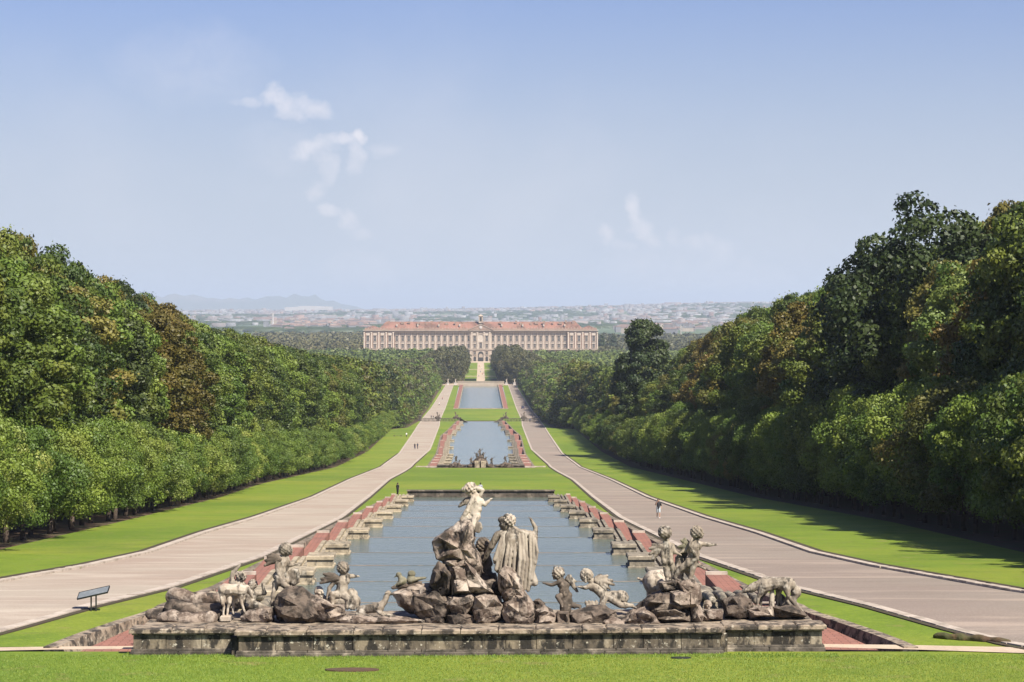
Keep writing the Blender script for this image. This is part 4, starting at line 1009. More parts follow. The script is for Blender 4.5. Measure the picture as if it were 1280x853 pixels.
# ---------------- rocks
def boulder_mesh(poly, D, thick, seed, inset=.76, bev=.02, base=None, amp=.05):
    """craggy block: the outline ring, then rings of few, unevenly deep corner points in front and behind, joined by flat facets"""
    r = random.Random(seed); bm = bmesh.new(); n = len(poly)
    c = Vector((sum(p[0] for p in poly) / n, sum(p[1] for p in poly) / n))
    def ring(k, dy, jk, jd):
        o = []
        for (x, y) in poly:
            kk = k * (1 + r.uniform(-jk, jk)); o.append(bm.verts.new(q_(c.x + (x - c.x) * kk, c.y + (y - c.y) * kk, dy * (1 + r.uniform(-jd, jd)), D) - base))
        return o
    R0 = ring(1, .001, 0, 0)
    F1 = ring(.93, -thick * .26, .05, .5); F2 = ring(.60, -thick * .50, .22, .35)
    B1 = ring(.93, thick * .28, .05, .3); B2 = ring(.62, thick * .5, .1, .1)
    cf = bm.verts.new(q_(c.x + r.uniform(-.2, .2) * 8, c.y + r.uniform(-.2, .2) * 8, -thick * r.uniform(.46, .6), D) - base); cb = bm.verts.new(q_(c.x, c.y, thick * .55, D) - base)
    for A, Bq in ((R0, F1), (F1, F2), (B1, R0), (B2, B1)):
        for i in range(n):
            j = (i + 1) % n
            if r.random() < .5: bm.faces.new((A[i], A[j], Bq[j])); bm.faces.new((A[i], Bq[j], Bq[i]))
            else: bm.faces.new((A[i], A[j], Bq[i])); bm.faces.new((A[j], Bq[j], Bq[i]))
    for i in range(n): bm.faces.new((F2[i], F2[(i + 1) % n], cf)); bm.faces.new((B2[(i + 1) % n], B2[i], cb))
    bmesh.ops.recalc_face_normals(bm, faces=bm.faces)
    # facets stay flat: mark them before the surface is refined
    for _ in range(4):
        es = [e for e in bm.edges if e.calc_length() > .11]
        if es: bmesh.ops.subdivide_edges(bm, edges=es, cuts=1)
        bmesh.ops.triangulate(bm, faces=bm.faces)
    bm.normal_update(); s0 = Vector((seed * 3.1, seed * 1.7, 0)); mv = []
    for v in bm.verts:
        p = v.co + s0; w = noise.noise(p * .9)
        crack = max(0, 1 - abs(noise.noise(Vector((p.x * 1.1, p.y * 1.1, p.z * 1.9)) + Vector((5, 5, 5)))) / .045)
        h = noise.fractal(p * 2.2, .8, 2.1, 4) * amp * .9 + noise.noise(p * 9) * amp * .35 - crack * amp * 1.1
        mv.append((v, v.normal * h))
    for v, m_ in mv: v.co += m_
    me = bpy.data.meshes.new('boulder'); bm.to_mesh(me); bm.free(); me.shade_smooth()
    me.set_sharp_from_angle(angle=radians(24))
    return me
def boulder(poly, D, thick, seed, mat='rock', parent=None, name='boulder', base=None, **k):
    cx = sum(p[0] for p in poly) / len(poly); by = max(p[1] for p in poly)
    b = base if base is not None else q_(cx, by, 0, D)
    me = boulder_mesh(poly, D, thick, seed, base=b, inset=k.pop('inset', .76), amp=k.pop('amp', .06))
    return link(name, me, M[mat], parent, None if parent is not None else b, **k)

# ---------------- basin wall: runs slightly away to the right
WR = 0.052
def wy(x, y): return y + WR * x
wall = empty('fountain_wall', (0, 92, gz(92)), label='long low weathered stone wall carrying the sculpture group across the foreground', cat='wall')
def wseg(x0, x1, y0, y1, z0, z1, name, mat, gap=.012, bev=.03):
    V = []
    def c(x, y, z): return (x, wy(x, y) - 92, z)
    q = MB(); q.box(x0 + gap, x1 - gap, y0, y1, z0, z1, bev)
    q.V = [c(x, y, z) for x, y, z in q.V]
    return q.build(name, M[mat], wall)
rnd = random.Random(3)
def course(xs_, yf, yb, z0, z1, name, mat, bev=.025):
    for i in range(len(xs_) - 1):
        wseg(xs_[i], xs_[i + 1], yf + rnd.uniform(-.012, .012), yb, z0, z1 + rnd.uniform(-.006, .006), name, mat, .010, bev)
def cuts(a, b, n, j=.12):
    v = [a + (b - a) * i / n for i in range(n + 1)]
    return [v[0]] + [x + rnd.uniform(-j, j) for x in v[1:-1]] + [v[-1]]
for (a, b, yf, nb) in ((-12.15, -8.55, 92.0, 3), (-8.45, 8.45, 91.3, 13), (8.55, 12.1, 92.0, 3)):
    ends = [(-8.55, .0)] 
    course(cuts(a - .02, b + .02, max(2, nb * 2 // 3), .3), yf - .16, yf + 1.1, -.25, .135, 'plinth_block', 'plinth')
    course(cuts(a - .0, b + .0, nb, .25), yf - .07, yf + 1.05, .138, .215, 'plinth_moulding', 'plinth', .02)
    course(cuts(a + .08, b - .08, nb, .25), yf, yf + 1.0, .219, .70, 'wall_block', 'wallstone')
    course(cuts(a + .03, b - .03, nb, .3), yf - .07, yf + 1.05, .704, .77, 'cap_moulding', 'wallcap', .02)
    course(cuts(a - .06, b + .06, nb, .3), yf - .19, yf + 1.15, .774, .93, 'coping_slab', 'wallcap', .04)
# concave returns at both shoulders
for s in (-1, 1):
    x0, x1 = sorted((s * 8.4, s * 8.62))
    wseg(x0, x1, 91.55, 92.9, -.2, .69, 'corner_block', 'wallstone', 0)
# platform behind the wall that carries the rocks
q = MB(); q.box(-11.9, 11.9, 0, 4.6, -.4, .86); q.V = [(x, wy(x, 92.9 + y) - 92, z) for x, y, z in q.V]; q.build('platform', M['wallcap'], wall)
q = MB(); q.box(-8.3, 8.3, 0, .62, -.4, .861); q.V = [(x, wy(x, 92.28 + y) - 92, z) for x, y, z in q.V]; q.build('platform', M['wallcap'], wall)

# ---------------- central rock pile
rp = q_(600, 784, 0, 94)
pile = empty('rock_pile', rp, label='tall central pile of craggy brown rocks in the middle of the fountain wall', cat='rocks')
for i, (P, D, th, mat) in enumerate([
    ([(540, 677), (546, 671), (561, 661), (576, 651), (588, 650), (595, 660), (592, 678), (597, 692), (604, 710), (600, 722), (588, 715), (576, 704), (560, 703), (545, 700), (541, 688)], 94.5, 1.7, 'rock'),
    ([(574, 660), (590, 655), (594, 664), (592, 680), (598, 690), (603, 706), (604, 716), (588, 722), (578, 706)], 94.9, 1.2, 'rock'),
    ([(552, 700), (580, 697), (586, 706), (590, 715), (568, 716), (556, 710)], 94.4, 1.5, 'rock'),
    ([(556, 702), (580, 698), (592, 710), (603, 724), (618, 742), (592, 744), (566, 743), (558, 722)], 94.25, 1.7, 'rock'),
    ([(566, 724), (588, 721), (591, 743), (565, 744)], 94.0, 1.6, 'rock'),
    ([(538, 731), (541, 711), (548, 702), (558, 705), (566, 718), (565, 743), (552, 746), (543, 741)], 94.1, 1.5, 'rock_dark'),
    ([(491, 742), (502, 735), (522, 730), (540, 729), (549, 738), (551, 750), (538, 764), (515, 768), (498, 757)], 94.6, 1.6, 'rock'),
    ([(516, 744), (545, 738), (568, 752), (572, 762), (560, 776), (530, 780), (518, 766)], 94.1, 1.3, 'rock_dark'),
    ([(560, 746), (590, 744), (594, 750), (590, 762), (582, 772), (566, 767), (556, 756)], 93.7, 1.1, 'rock'),
    ([(592, 744), (605, 742), (621, 744), (629, 757), (627, 773), (608, 783), (595, 782), (590, 762)], 93.8, 1.3, 'rock'),
    ([(556, 768), (575, 764), (592, 770), (596, 785), (560, 787)], 93.7, 1.0, 'rock_dark'),
    ([(528, 768), (556, 764), (562, 784), (530, 786)], 94.0, 1.2, 'rock_dark'),
    ([(624, 717), (631, 706), (641, 709), (650, 722), (655, 740), (664, 754), (650, 762), (632, 758), (624, 738)], 94.1, 1.3, 'rock'),
    ([(630, 752), (648, 744), (660, 748), (669, 768), (666, 783), (634, 783), (627, 768)], 93.7, 1.2, 'rock'),
    ([(640, 740), (655, 738), (668, 756), (669, 772), (655, 775)], 94.0, 1.2, 'rock'),
    ([(604, 726), (617, 723), (627, 730), (628, 746), (610, 744), (602, 736)], 94.9, 1.2, 'rock_dark'),
    ([(669, 763), (680, 757), (690, 762), (695, 771), (694, 783), (668, 784)], 93.9, 1.1, 'rock'),
    ([(667, 752), (674, 749), (681, 755), (680, 763), (668, 764)], 95.0, .8, 'rock_dark'),
    ([(575, 755), (632, 752), (640, 784), (560, 785)], 95.0, 1.4, 'rock_dark'),
    ([(545, 715), (620, 716), (634, 780), (540, 782)], 95.8, 1.4, 'rock_dark'),
]): boulder(P, D, th, 10 + i, mat, pile, base=rp)
# ---------------- other rocks along the wall
for i, (P, D, th, mat, lab) in enumerate([
    ([(341, 757), (345, 743), (358, 734), (378, 733), (395, 745), (405, 757), (404, 772), (392, 784), (356, 784), (346, 772)], 94.2, 1.7, 'rock_dark', 'big dark rock with dripping folds under the left winged putto'),
    ([(380, 745), (396, 744), (415, 756), (431, 757), (433, 768), (420, 781), (390, 785), (384, 765)], 94.1, 1.5, 'rock', 'brown rock slope between the left putto and the lying dog'),
    ([(420, 775), (432, 769), (460, 770), (500, 771), (532, 776), (530, 786), (424, 785)], 93.8, 1.2, 'rock', 'long flat grey stone slab under the lying dog'),
    ([(300, 772), (312, 762), (330, 757), (341, 760), (344, 776), (338, 783), (304, 781)], 94.2, 1.2, 'rock', 'smooth pale stone between the pale deer and the dark rock'),
    ([(710, 768), (722, 763), (735, 757), (752, 757), (770, 765), (774, 780), (755, 785), (714, 783)], 94.1, 1.2, 'rock_dark', 'dark rock below the lunging winged putto'),
    ([(692, 768), (697, 764), (712, 764), (713, 783), (694, 783)], 94.1, 1.0, 'rock_dark', 'small dark rock below the dark putto'),
    ([(770, 779), (790, 762), (806, 759), (818, 768), (828, 780), (815, 785), (774, 785)], 93.8, 1.2, 'rock', 'sloping brown boulder before the tall rock of the pair of putti'),
    ([(752, 778), (765, 772), (782, 775), (784, 785), (754, 785)], 93.6, .8, 'rock', 'low stone ledge under the foot of the lunging putto'),
    ([(880, 763), (903, 763), (904, 775), (882, 776)], 94.3, 1.0, 'rock', 'squared stone block right of the tall rock of the pair'),
    ([(903, 750), (915, 745), (925, 741), (940, 749), (943, 770), (925, 774), (905, 772)], 95.0, 1.4, 'rock_dark', 'dark faceted rock behind the squared block, left of the grazing hound'),
    ([(934, 762), (945, 758), (966, 758), (970, 771), (938, 773)], 94.7, 1.1, 'rock', 'pale flat rock under the front legs of the grazing hound'),
    ([(966, 759), (985, 757), (998, 758), (1009, 770), (990, 774), (968, 772)], 94.8, 1.1, 'rock_dark', 'mottled dark rock under the hind legs of the grazing hound'),
]): boulder(P, D, th, 60 + i, mat, label=lab, cat='rock')
pr = empty('tall_rock', q_(840, 778, 0, 94.2), label='tall rock with a pale column at its right carrying the pair of putti', cat='rock')
for i, (P, D, th, mat) in enumerate([
    ([(803, 752), (812, 743), (826, 737), (862, 736), (868, 748), (867, 764), (850, 770), (815, 766), (803, 762)], 94.3, 1.6, 'rock_dark'),
    ([(812, 762), (845, 760), (864, 766), (866, 778), (828, 779), (815, 772)], 94.1, 1.4, 'rock_dark'),
    ([(823, 728), (846, 724), (852, 736), (826, 740)], 94.3, 1.2, 'rock_dark'),
    ([(846, 727), (866, 724), (876, 732), (877, 748), (872, 760), (864, 764), (863, 742), (850, 738)], 94.1, 1.2, 'rock'),
    ([(862, 758), (874, 756), (880, 770), (877, 778), (864, 778)], 94.0, 1.0, 'rock'),
    ([(838, 740), (864, 738), (866, 758), (850, 762), (838, 752)], 93.7, .8, 'rock'),
    ([(790, 762), (803, 750), (820, 742), (822, 765), (800, 768)], 94.9, 1.0, 'rock_dark'),
    ([(876, 764), (886, 768), (888, 777), (874, 778)], 94.3, .8, 'rock'),
]): boulder(P, D, th, 90 + i, mat, pr, base=Vector(pr.location))
# ---------------- worn stone logs at the left end
def log(pts, r0, mat, lab, D=94.4, seed=1):
    b = Blob(); n = len(pts)
    P = [q_(x, y, 0, D + dd) for x, y, dd in pts]
    for i in range(n - 1): b.cap(P[i], P[i + 1], r0 * (1 - .1 * (i % 2)), r0 * (.95 + .1 * ((i + 1) % 2)), 12)
    base = Vector((P[0].x, P[0].y, P[0].z - r0))
    return b.build('stone_drape', M[mat], None, base, .045, 1, .09, 2.6, label=lab, cat='carved stone', group='worn stone rolls at the left end of the wall')
log([(215, 747, .3), (226, 744, .2), (240, 748, .1), (258, 750, .1), (276, 749, .1)], .27, 'rock', 'topmost of the worn rounded stone rolls stacked at the left end of the wall', 95.0)
log([(212, 759, .1), (230, 761, 0), (255, 763, 0), (280, 762, .1)], .26, 'rock_dark', 'middle worn stone roll in the stack at the left end of the wall', 94.5)
log([(204, 773, 0), (222, 773, -.1), (244, 774, -.1), (262, 773, 0)], .27, 'rock', 'lowest worn stone roll lying on the left end of the wall', 94.0)
log([(190, 769, .3), (203, 768, .3)], .25, 'rock_dark', 'short dark stump of stone at the far left end of the wall', 94.6)
log([(266, 771, 0), (278, 768, 0), (284, 778, 0)], .22, 'rock_dark', 'small dark stone tucked behind the block under the pale deer', 94.3)
# ---------------- Venus seen from behind, with raised arm
vb = q_(640, 742, 0, 94.9)
ven = empty('draped_woman_statue', vb, label='marble woman seen from behind in a long pleated cloak, left of the pool axis, raising one arm', cat='statue')
ven['label'] = 'marble woman seen from behind in a long pleated cloak, raising her right side arm'
b = Blob(); V_ = lambda x, y, dy=0: q_(x, y, dy, 94.9)
head(b, V_(632, 655), .255, (-.7, .7, .0)); b.ell(V_(636, 651, -.05), (.23, .2, .22)); b.cap(V_(635, 661), V_(638, 670), .12, .16)
b.ell(V_(633, 645.5, -.06), (.12, .12, .09)); b.cap(V_(627, 650, .0), V_(640, 650, -.05), .14, .15)
b.cap(V_(626, 668), V_(656, 668), .17, .19, 10); b.cap(V_(641, 670), V_(637, 700), .36, .40, 12); b.cap(V_(637, 700), V_(636, 722), .38, .42, 12)
limb(b, [V_(622, 669), V_(614, 683, .05), V_(607, 697, .25)], [.15, .125, .085], True, .075)
limb(b, [V_(662, 668), V_(669, 669, .1), V_(669.5, 660, .1), V_(665, 652, .1)], [.15, .10, .085, .065], True, .065)
limb(b, [V_(632, 715, .1), V_(627, 733, .1)], [.22, .14])
b.build('body', M['marble'], ven, vb, .026, 2, .012, 9)
b = Blob(); rr = random.Random(4)
tops = [(628, 669), (631, 667), (634, 665.5), (637.5, 664.5), (641, 664), (645, 664.5), (649, 666), (653, 667), (657, 668), (662, 669), (666, 671), (669, 674)]
bots = [(618, 700), (620, 712), (624, 722), (629, 724), (635, 724), (641, 727), (646, 730), (651, 733), (656, 736), (660, 738), (664, 724), (669, 704)]
for i, (a, c) in enumerate(zip(tops, bots)):
    dy = -.30 if 2 < i < 9 else -.15; m_ = ((a[0] + c[0]) / 2 + (2.5 if i > 5 else 0), (a[1] + c[1]) / 2)
    b.cap(V_(a[0], a[1], -.14), V_(m_[0], m_[1], dy - .16), .05, .062, 8); b.cap(V_(m_[0], m_[1], dy - .16), V_(c[0], c[1], dy - .18), .062, .07, 8)
    if i < len(tops) - 1:
        a2, c2 = tops[i + 1], bots[i + 1]
        b.cap(V_((a[0] + a2[0]) / 2, (a[1] + a2[1]) / 2 + 6, -.08), V_((c[0] + c2[0]) / 2, (c[1] + c2[1]) / 2 - 3, dy + .04), .06, .08, 8)
for i in range(7):
    x0 = 628 + i * 5; b.cap(V_(x0, 700, -.2), V_(x0 + 4 + i, 728, -.2), .13, .15, 8)
b.cap(V_(626, 668, -.1), V_(645, 663, -.14), .07, .08); b.cap(V_(645, 663, -.14), V_(670, 671, -.05), .08, .07)
b.cap(V_(669, 672, 0), V_(668, 705, -.1), .10, .08); b.cap(V_(668, 705, -.1), V_(661, 738, -.1), .08, .05)
b.build('cloak', M['marble_cloak'], ven, vb, .022, 0, .006, 12)
curls(V_(636.5, 651, -.04), .235, 46, 8, M['marble_pale'], ven, vb, .17)
# the kneeling figure in front of her
ab = q_(604, 725, 0, 95.8); A_ = lambda x, y, dy=0: q_(x, y, dy, 95.8)
ad = empty('kneeling_figure_statue', ab, label='dark curly headed stone figure half hidden between the rock pile and the cloaked woman', cat='statue')
b = Blob(); head(b, A_(605, 683), .23, (.8, .5, 0)); b.cap(A_(604, 689), A_(603, 696), .11, .2); b.cap(A_(603, 696), A_(606, 716), .27, .28)
limb(b, [A_(609, 694), A_(613, 705, -.2), A_(607, 712, -.35)], [.12, .1, .075], True, .07); limb(b, [A_(606, 716), A_(616, 722, -.2), A_(613, 735, -.2)], [.2, .15, .1]); limb(b, [A_(603, 718), A_(608, 733)], [.2, .14])
b.build('body', M['marble_dark'], ad, ab, .028, 2, .012, 9); curls(A_(604, 681.5), .24, 60, 5, M['marble_dark'], ad, ab)
# ---------------- putto on top of the rock pile
T_ = lambda x, y, dy=0: q_(x, y, dy, 94.6)
def ex(b):
    for p in ((583, 610), (586, 607), (591, 606.5), (584, 614), (588, 617), (592, 614), (580, 612)): b.ell(T_(p[0], p[1], -.05), (.11, .10, .10))
    b.cap(T_(590, 615), T_(596, 610), .07, .08); b.cap(T_(596, 610, -.05), T_(603, 613), .10, .09); b.cap(T_(603, 613), T_(600, 620), .08, .06)
    b.cap(T_(592, 622, -.1), T_(584, 638, -.15), .10, .09); b.cap(T_(584, 638, -.15), T_(577, 650, -.1), .10, .08)
tp = putto('putto_statue', 'winged stone putto perched on top of the central rock pile, one arm stretched right', T_(589, 612), .19, (.9, -.3, 0), T_(594, 619), T_(596, 628), T_(593, 643), None,
      [T_(600, 626), T_(606, 631, -.05), T_(611, 626.5, -.05)], [T_(590, 645), T_(583, 648, -.1), T_(578, 651, -.1)], [T_(596, 645, -.1), T_(591, 657, -.25), T_(588, 662, -.25)],
      'marble_pale', ncurl=40, wings=[(T_(590, 625, .05), [T_(574, 633, .1), T_(577, 629, .1), T_(581, 625, .1), T_(584, 630, .05)], 'marble')], extra=ex)
b = Blob(); 
for i in range(7): b.cap(T_(593 + i * .3, 654 + i * 1.7, -.25), T_(602.5 - abs(i - 3) * 1.2, 655 + i * 1.8, -.22), .05, .035, 6)
b.ell(T_(599, 658, -.2), (.11, .08, .17)); b.build('stone_mask', M['marble'], None, T_(598, 667, -.2), .024, 1, label='small carved mask hanging at the upper right of the rock pile', cat='carved mask')
# ---------------- left winged putto
P_ = lambda x, y, dy=0: q_(x, y, dy, 94.6)
putto('putto_statue', 'curly headed winged putto sitting on the big dark rock, left part of the fountain', P_(358, 687.5), .20, (.8, .5, .1), P_(355, 694), P_(352.5, 702), P_(352, 719),
      [P_(347, 698, -.1), P_(346.5, 711, -.2), P_(350, 722, -.3)], [P_(358, 698), P_(362, 706.5), P_(367, 706)],
      [P_(350, 721, -.1), P_(354, 731, -.35), P_(361, 734, -.3)], [P_(357, 720, .1), P_(368, 721), P_(364, 731)], 'marble', 'marble', 80,
      [(P_(350, 700, -.15), [P_(331, 707, -.1), P_(332, 701, -.1), P_(335, 696, -.1), P_(340, 693, -.1), P_(341, 704, -.1)], 'marble_dark')])
b = Blob(); b.chain([P_(347, 722, -.2), P_(352, 728, -.3), P_(362, 724, 0), P_(369, 716, 0), P_(371, 726, 0)], [.13, .16, .15, .16, .12]); b.ell(P_(365, 718), (.19, .15, .15)); b.ell(P_(367, 727), (.16, .14, .15))
b.chain([P_(345, 728, -.1), P_(342, 742, -.2), P_(340, 756, -.2)], [.13, .10, .06]); b.build('stone_drapery', M['marble'], None, P_(352, 740), .028, 2, .05, 6, label='bunched marble cloth around the seat of the left curly headed putto', cat='carved cloth')
# ---------------- second left putto, arm stretched right
putto('putto_statue', 'winged putto with an outstretched arm riding a small beast beside the lying dog', P_(429.5, 711), .19, (.7, .6, 0), P_(429, 717), P_(428, 726), P_(427, 741),
      [P_(421, 724), P_(412, 735, -.05), P_(409.5, 745, -.1)], [P_(434, 720.5), P_(440, 720.5), P_(444, 720.5)],
      [P_(423, 744, -.1), P_(415, 743, -.2), P_(416, 754, -.2)], [P_(431, 745, -.1), P_(437, 750, -.15), P_(434, 757, -.15)], 'marble', 'marble', 60,
      [(P_(424, 724, -.1), [P_(401, 729, -.05), P_(402, 724, -.05), P_(405, 718, -.05), P_(411, 717, -.05), P_(412, 726, -.05)], 'marble_dark')])
b = Blob(); b.chain([P_(410, 752), P_(422, 752), P_(436, 750, .1), P_(444, 755, 0)], [.16, .22, .25, .2]); b.chain([P_(440, 742, .1), P_(445, 752, 0)], [.2, .18]); b.chain([P_(400, 745, .5), P_(408, 752, .3)], [.12, .18])
for x in (436, 441, 445): b.cap(P_(x, 752, -.1), P_(x - 2, 762, -.15), .07, .05)
b.build('small_beast_statue', M['marble'], None, P_(425, 764), .028, 2, .03, 7, label='small crouching marble beast ridden by the putto with the outstretched arm', cat='statue')
b = Blob(); head(b, P_(398.5, 739.5, .2), .2, (.6, -.8, 0)); b.cap(P_(399, 744, .2), P_(402, 750, .3), .12, .18); b.build('carved_face', M['marble_pale'], None, P_(399, 748, .2), .024, 1, .02, 9, label='small pale carved head peering over the brown rock left of the second putto', cat='carved head')
# ---------------- animals
def hound(name, label, mat, body, rb, neck, hd, muzzle, legs, tail=None, ears=True, base=None):
    b = Blob(); b.chain(body, rb, 11); b.chain([body[-1]] + neck + [hd], [rb[-1] * .85] + [rb[-1] * .55] * len(neck) + [.085], 9)
    b.ell(hd, (.11, .10, .10)); b.cap(hd, muzzle, .085, .05)
    if ears:
        for q in (-.07, .07): b.cap(hd + Vector((0, q, .04)), hd + (hd - muzzle).normalized() * .12 + Vector((0, q * 1.6, -.03)), .035, .025, 6)
    for L, R in legs:
        b.chain(L, R); b.cap(L[-1], L[-1] + (muzzle - hd).normalized() * .06 + Vector((0, 0, -.02)), R[-1] * 1.1, R[-1] * .9)
    if tail: b.chain(tail, [.045] * (len(tail) - 1) + [.02])
    base = base or Vector((body[0].x, body[0].y, min(p.z for L, R in legs for p in L)))
    return b.build(name, M[mat], None, base, .022, 2, .01, 9, label=label, cat='statue', group='carved animals on the fountain')
E_ = lambda x, y, dy=0: q_(x, y, dy, 94.0)
hound('deer_statue', 'pale slender legged marble deer standing behind the small block at left', 'marble_pale',
      [E_(281, 738, -.05), E_(290, 737, 0), E_(301, 738, .05)], [.25, .20, .23], [E_(308, 735, .15)], E_(312, 740, .35), E_(315, 746, .4),
      [([E_(279, 741, -.1), E_(278, 753, -.15), E_(280, 758, -.05), E_(279, 768, -.1)], [.16, .075, .05, .045]), ([E_(286, 741, .1), E_(287, 753, -.05), E_(285, 760, 0), E_(284, 770, -.1)], [.16, .08, .05, .045]),
       ([E_(300, 741), E_(302, 754), E_(305, 763)], [.13, .06, .045]), ([E_(296, 742, .3), E_(292, 754, .3), E_(291, 765, .3)], [.12, .06, .045])], [E_(277, 737, -.1), E_(276, 748, -.25), E_(277.5, 756, -.2)])
q = MB(); p0 = E_(282, 776, -.1); q.box(-.19, .19, -.16, .16, 0, .19, .05); q.build('stone_block', M['marble_pale'], None, loc=(p0.x, p0.y, p0.z), label='small white squared block under the hind feet of the pale deer', cat='stone block')
hound('dog_statue', 'marble dog lying on the flat slab with its neck raised towards the doves', 'marble', [E_(451, 763, .1), E_(462, 761), E_(474, 759)], [.17, .17, .2], [E_(481, 752), E_(483, 746)], E_(485.5, 741.5), E_(490, 743),
      [([E_(450, 766, -.1), E_(458, 770, -.25), E_(466, 770.5, -.3)], [.13, .07, .04]), ([E_(474, 765, -.1), E_(480, 770, -.15), E_(488, 770.5, -.15)], [.1, .05, .04]), ([E_(474, 765, .15), E_(482, 769, .15), E_(490, 769.5, .15)], [.1, .05, .04])],
      [E_(447, 762), E_(445.5, 768, -.15), E_(452, 771, -.3), E_(462, 770, -.36)])
G_ = lambda x, y, dy=0: q_(x, y, dy, 95.2)
hound('hound_statue', 'grazing marble hound with lowered head at the right end of the wall', 'marble', [G_(986, 730), G_(972, 729), G_(956, 731)], [.26, .22, .30], [G_(946, 732), G_(938, 736)], G_(931, 738.5), G_(927, 741),
      [([G_(953, 737, -.1), G_(948, 747, -.1), G_(946.5, 757, -.1)], [.16, .07, .05]), ([G_(956, 738, .2), G_(951, 748, .2), G_(951, 757, .2)], [.14, .07, .05]),
       ([G_(983, 734, -.1), G_(985, 744, -.15), G_(983, 750, -.05), G_(988, 757, -.1)], [.19, .08, .05, .045]), ([G_(974, 736, .2), G_(972, 747, .2), G_(971, 758, .2)], [.15, .07, .05])], None)
b = Blob(); b.cap(G_(965, 739, .05), G_(964.5, 758, .05), .095, .11, 8); b.build('support_pillar', M['marble_pale'], None, G_(964.5, 758), .03, 1, label='pale stump propping the belly of the grazing hound', cat='support')
b = Blob(); b.chain([G_(990, 733, .3), G_(994, 738, .2), G_(993, 747, .1)], [.16, .19, .14]); b.ell(G_(995, 740, .1), (.20, .17, .25)); b.chain([G_(988, 748, .1), G_(995, 756, 0), G_(1003, 768, 0)], [.1, .1, .09]); b.cap(G_(975, 748, .5), G_(980, 756, .5), .2, .2)
b.build('hound_statue', M['marble'], None, G_(993, 760), .028, 2, .02, 8, label='second marble hound curled behind the grazing one, its head at the wall end', cat='statue', group='carved animals on the fountain')
# boar behind the pair
B_ = lambda x, y, dy=0: q_(x, y, dy, 96.4)
b = Blob(); b.ell(B_(818, 728), (.43, .55, .46), None, 16, 10); b.chain([B_(812, 724), B_(805, 726), B_(799, 724)], [.12, .055, .045]); b.ell(B_(798, 723.5), (.075, .06, .055)); b.cap(B_(826, 716), B_(836, 718), .14, .2); b.cap(B_(815, 742), B_(813, 752), .2, .16)
b.build('boar_statue', M['marble_pale'], None, B_(818, 748), .035, 2, .03, 5, label='round pale carved beast behind the pair of putti, its knobbed tail to the left', cat='statue', group='carved animals on the fountain')
# doves
D_ = lambda x, y, dy=0: q_(x, y, dy, 94.5)
for nm, c, bd, tail, r_, lab in (('dove_statue', (498.5, 718.5), (503, 726.5), (492, 734.5), .11, 'left mossy stone dove on the ledge of the rock pile'), ('dove_statue', (514.5, 717.5), (514, 725), (532, 722.5), .15, 'right larger mossy stone dove on the ledge of the rock pile')):
    b = Blob(); b.ell(D_(*c), (r_, r_ * .8, r_ * .85)); b.ell(D_(*bd), (.17, .15, .17)); b.chain([D_(*c), D_(*bd)], [.07, .13]); b.chain([D_(*bd), D_(*tail)], [.11, .04]); b.cap(D_(c[0] - 2, c[1] + 1), D_(c[0] - 5.5, c[1] + 3.5), .05, .015, 6)
    b.chain([D_(bd[0] - 1, bd[1] + 1, -.1), D_((bd[0] + tail[0]) / 2, (bd[1] + tail[1]) / 2, -.1)], [.09, .05]); b.cap(D_(bd[0], bd[1] + 3), D_(bd[0] - 2, bd[1] + 7), .05, .06)
    b.build(nm, M['moss'], None, D_(bd[0], bd[1] + 7), .018, 1, label=lab, cat='statue')
b = Blob(); b.chain([D_(491, 735), D_(508, 732), D_(525, 729)], [.07, .10, .08]); b.build('stone_branch', M['rock_dark'], None, D_(508, 738), .025, 1, .02, 8, label='thin stone branch under the two mossy doves', cat='carved branch')
# ---------------- dark putto and lunging winged putto
R_ = lambda x, y, dy=0: q_(x, y, dy, 94.8)
def ex2(b): b.cap(R_(694, 713), R_(692.5, 708), .06, .03); b.cap(R_(706, 752), R_(707, 763), .19, .22); b.cap(R_(709, 746), R_(706, 756), .17, .18)
putto('putto_statue', 'dark weathered putto right of the rock pile, pointing left', R_(697, 717.5), .185, (-.8, -.5, -.05), R_(701, 723), R_(704.5, 731), R_(706.5, 744),
      [R_(699, 727.5, -.1), R_(690, 731.5, -.1), R_(682, 729.5, -.1)], [R_(711, 723.5), R_(716, 730), R_(720.5, 737)],
      [R_(702, 745), R_(697, 746, -.2), R_(702.5, 756, -.3)], [R_(710, 746), R_(714, 757), R_(725, 758)], 'marble_dark', 'marble', 56,
      [(R_(709, 724, -.05), [R_(721, 739, .0), R_(717, 732, .05), R_(719, 727, .05), R_(713, 720, .05)], 'marble')], .88, extra=ex2)
def ex3(b): b.ell(R_(776, 747, .15), (.30, .25, .27)); b.cap(R_(757, 745), R_(776, 747, .1), .2, .24); b.cap(R_(734, 712.5), R_(735, 715), .04, .06)
putto('putto_statue', 'lunging winged putto with top knot reaching towards the dark putto', R_(733, 720.5), .20, (-.25, -1, -.1), R_(740, 727), R_(745, 734), R_(757, 745),
      [R_(741, 731.5, -.05), R_(732, 735, -.1), R_(726, 734, -.1)], None,
      [R_(755, 746, -.1), R_(752.5, 757, -.3), R_(763, 768, -.35)], [R_(763, 748, -.1), R_(776, 757, -.25), R_(790, 757, -.2)], 'marble', 'marble', 70,
      [(R_(745, 726, -.1), [R_(767, 731, -.1), R_(762, 736, -.1), R_(757, 738, -.1), R_(765, 726, -.05), R_(759, 720, -.05), R_(751, 719, -.05), R_(746, 722)], 'marble')], .95, extra=ex3, footdir=(.7, -.6, 0))
b = Blob()
for i in range(7):
    b.chain([R_(732 + i * 2.2, 752 + (i % 2) * 2, -.35), R_(735 + i * 2.0, 762, -.45), R_(734 + i * 2.8, 773, -.4)], [.05, .06, .045], 7)
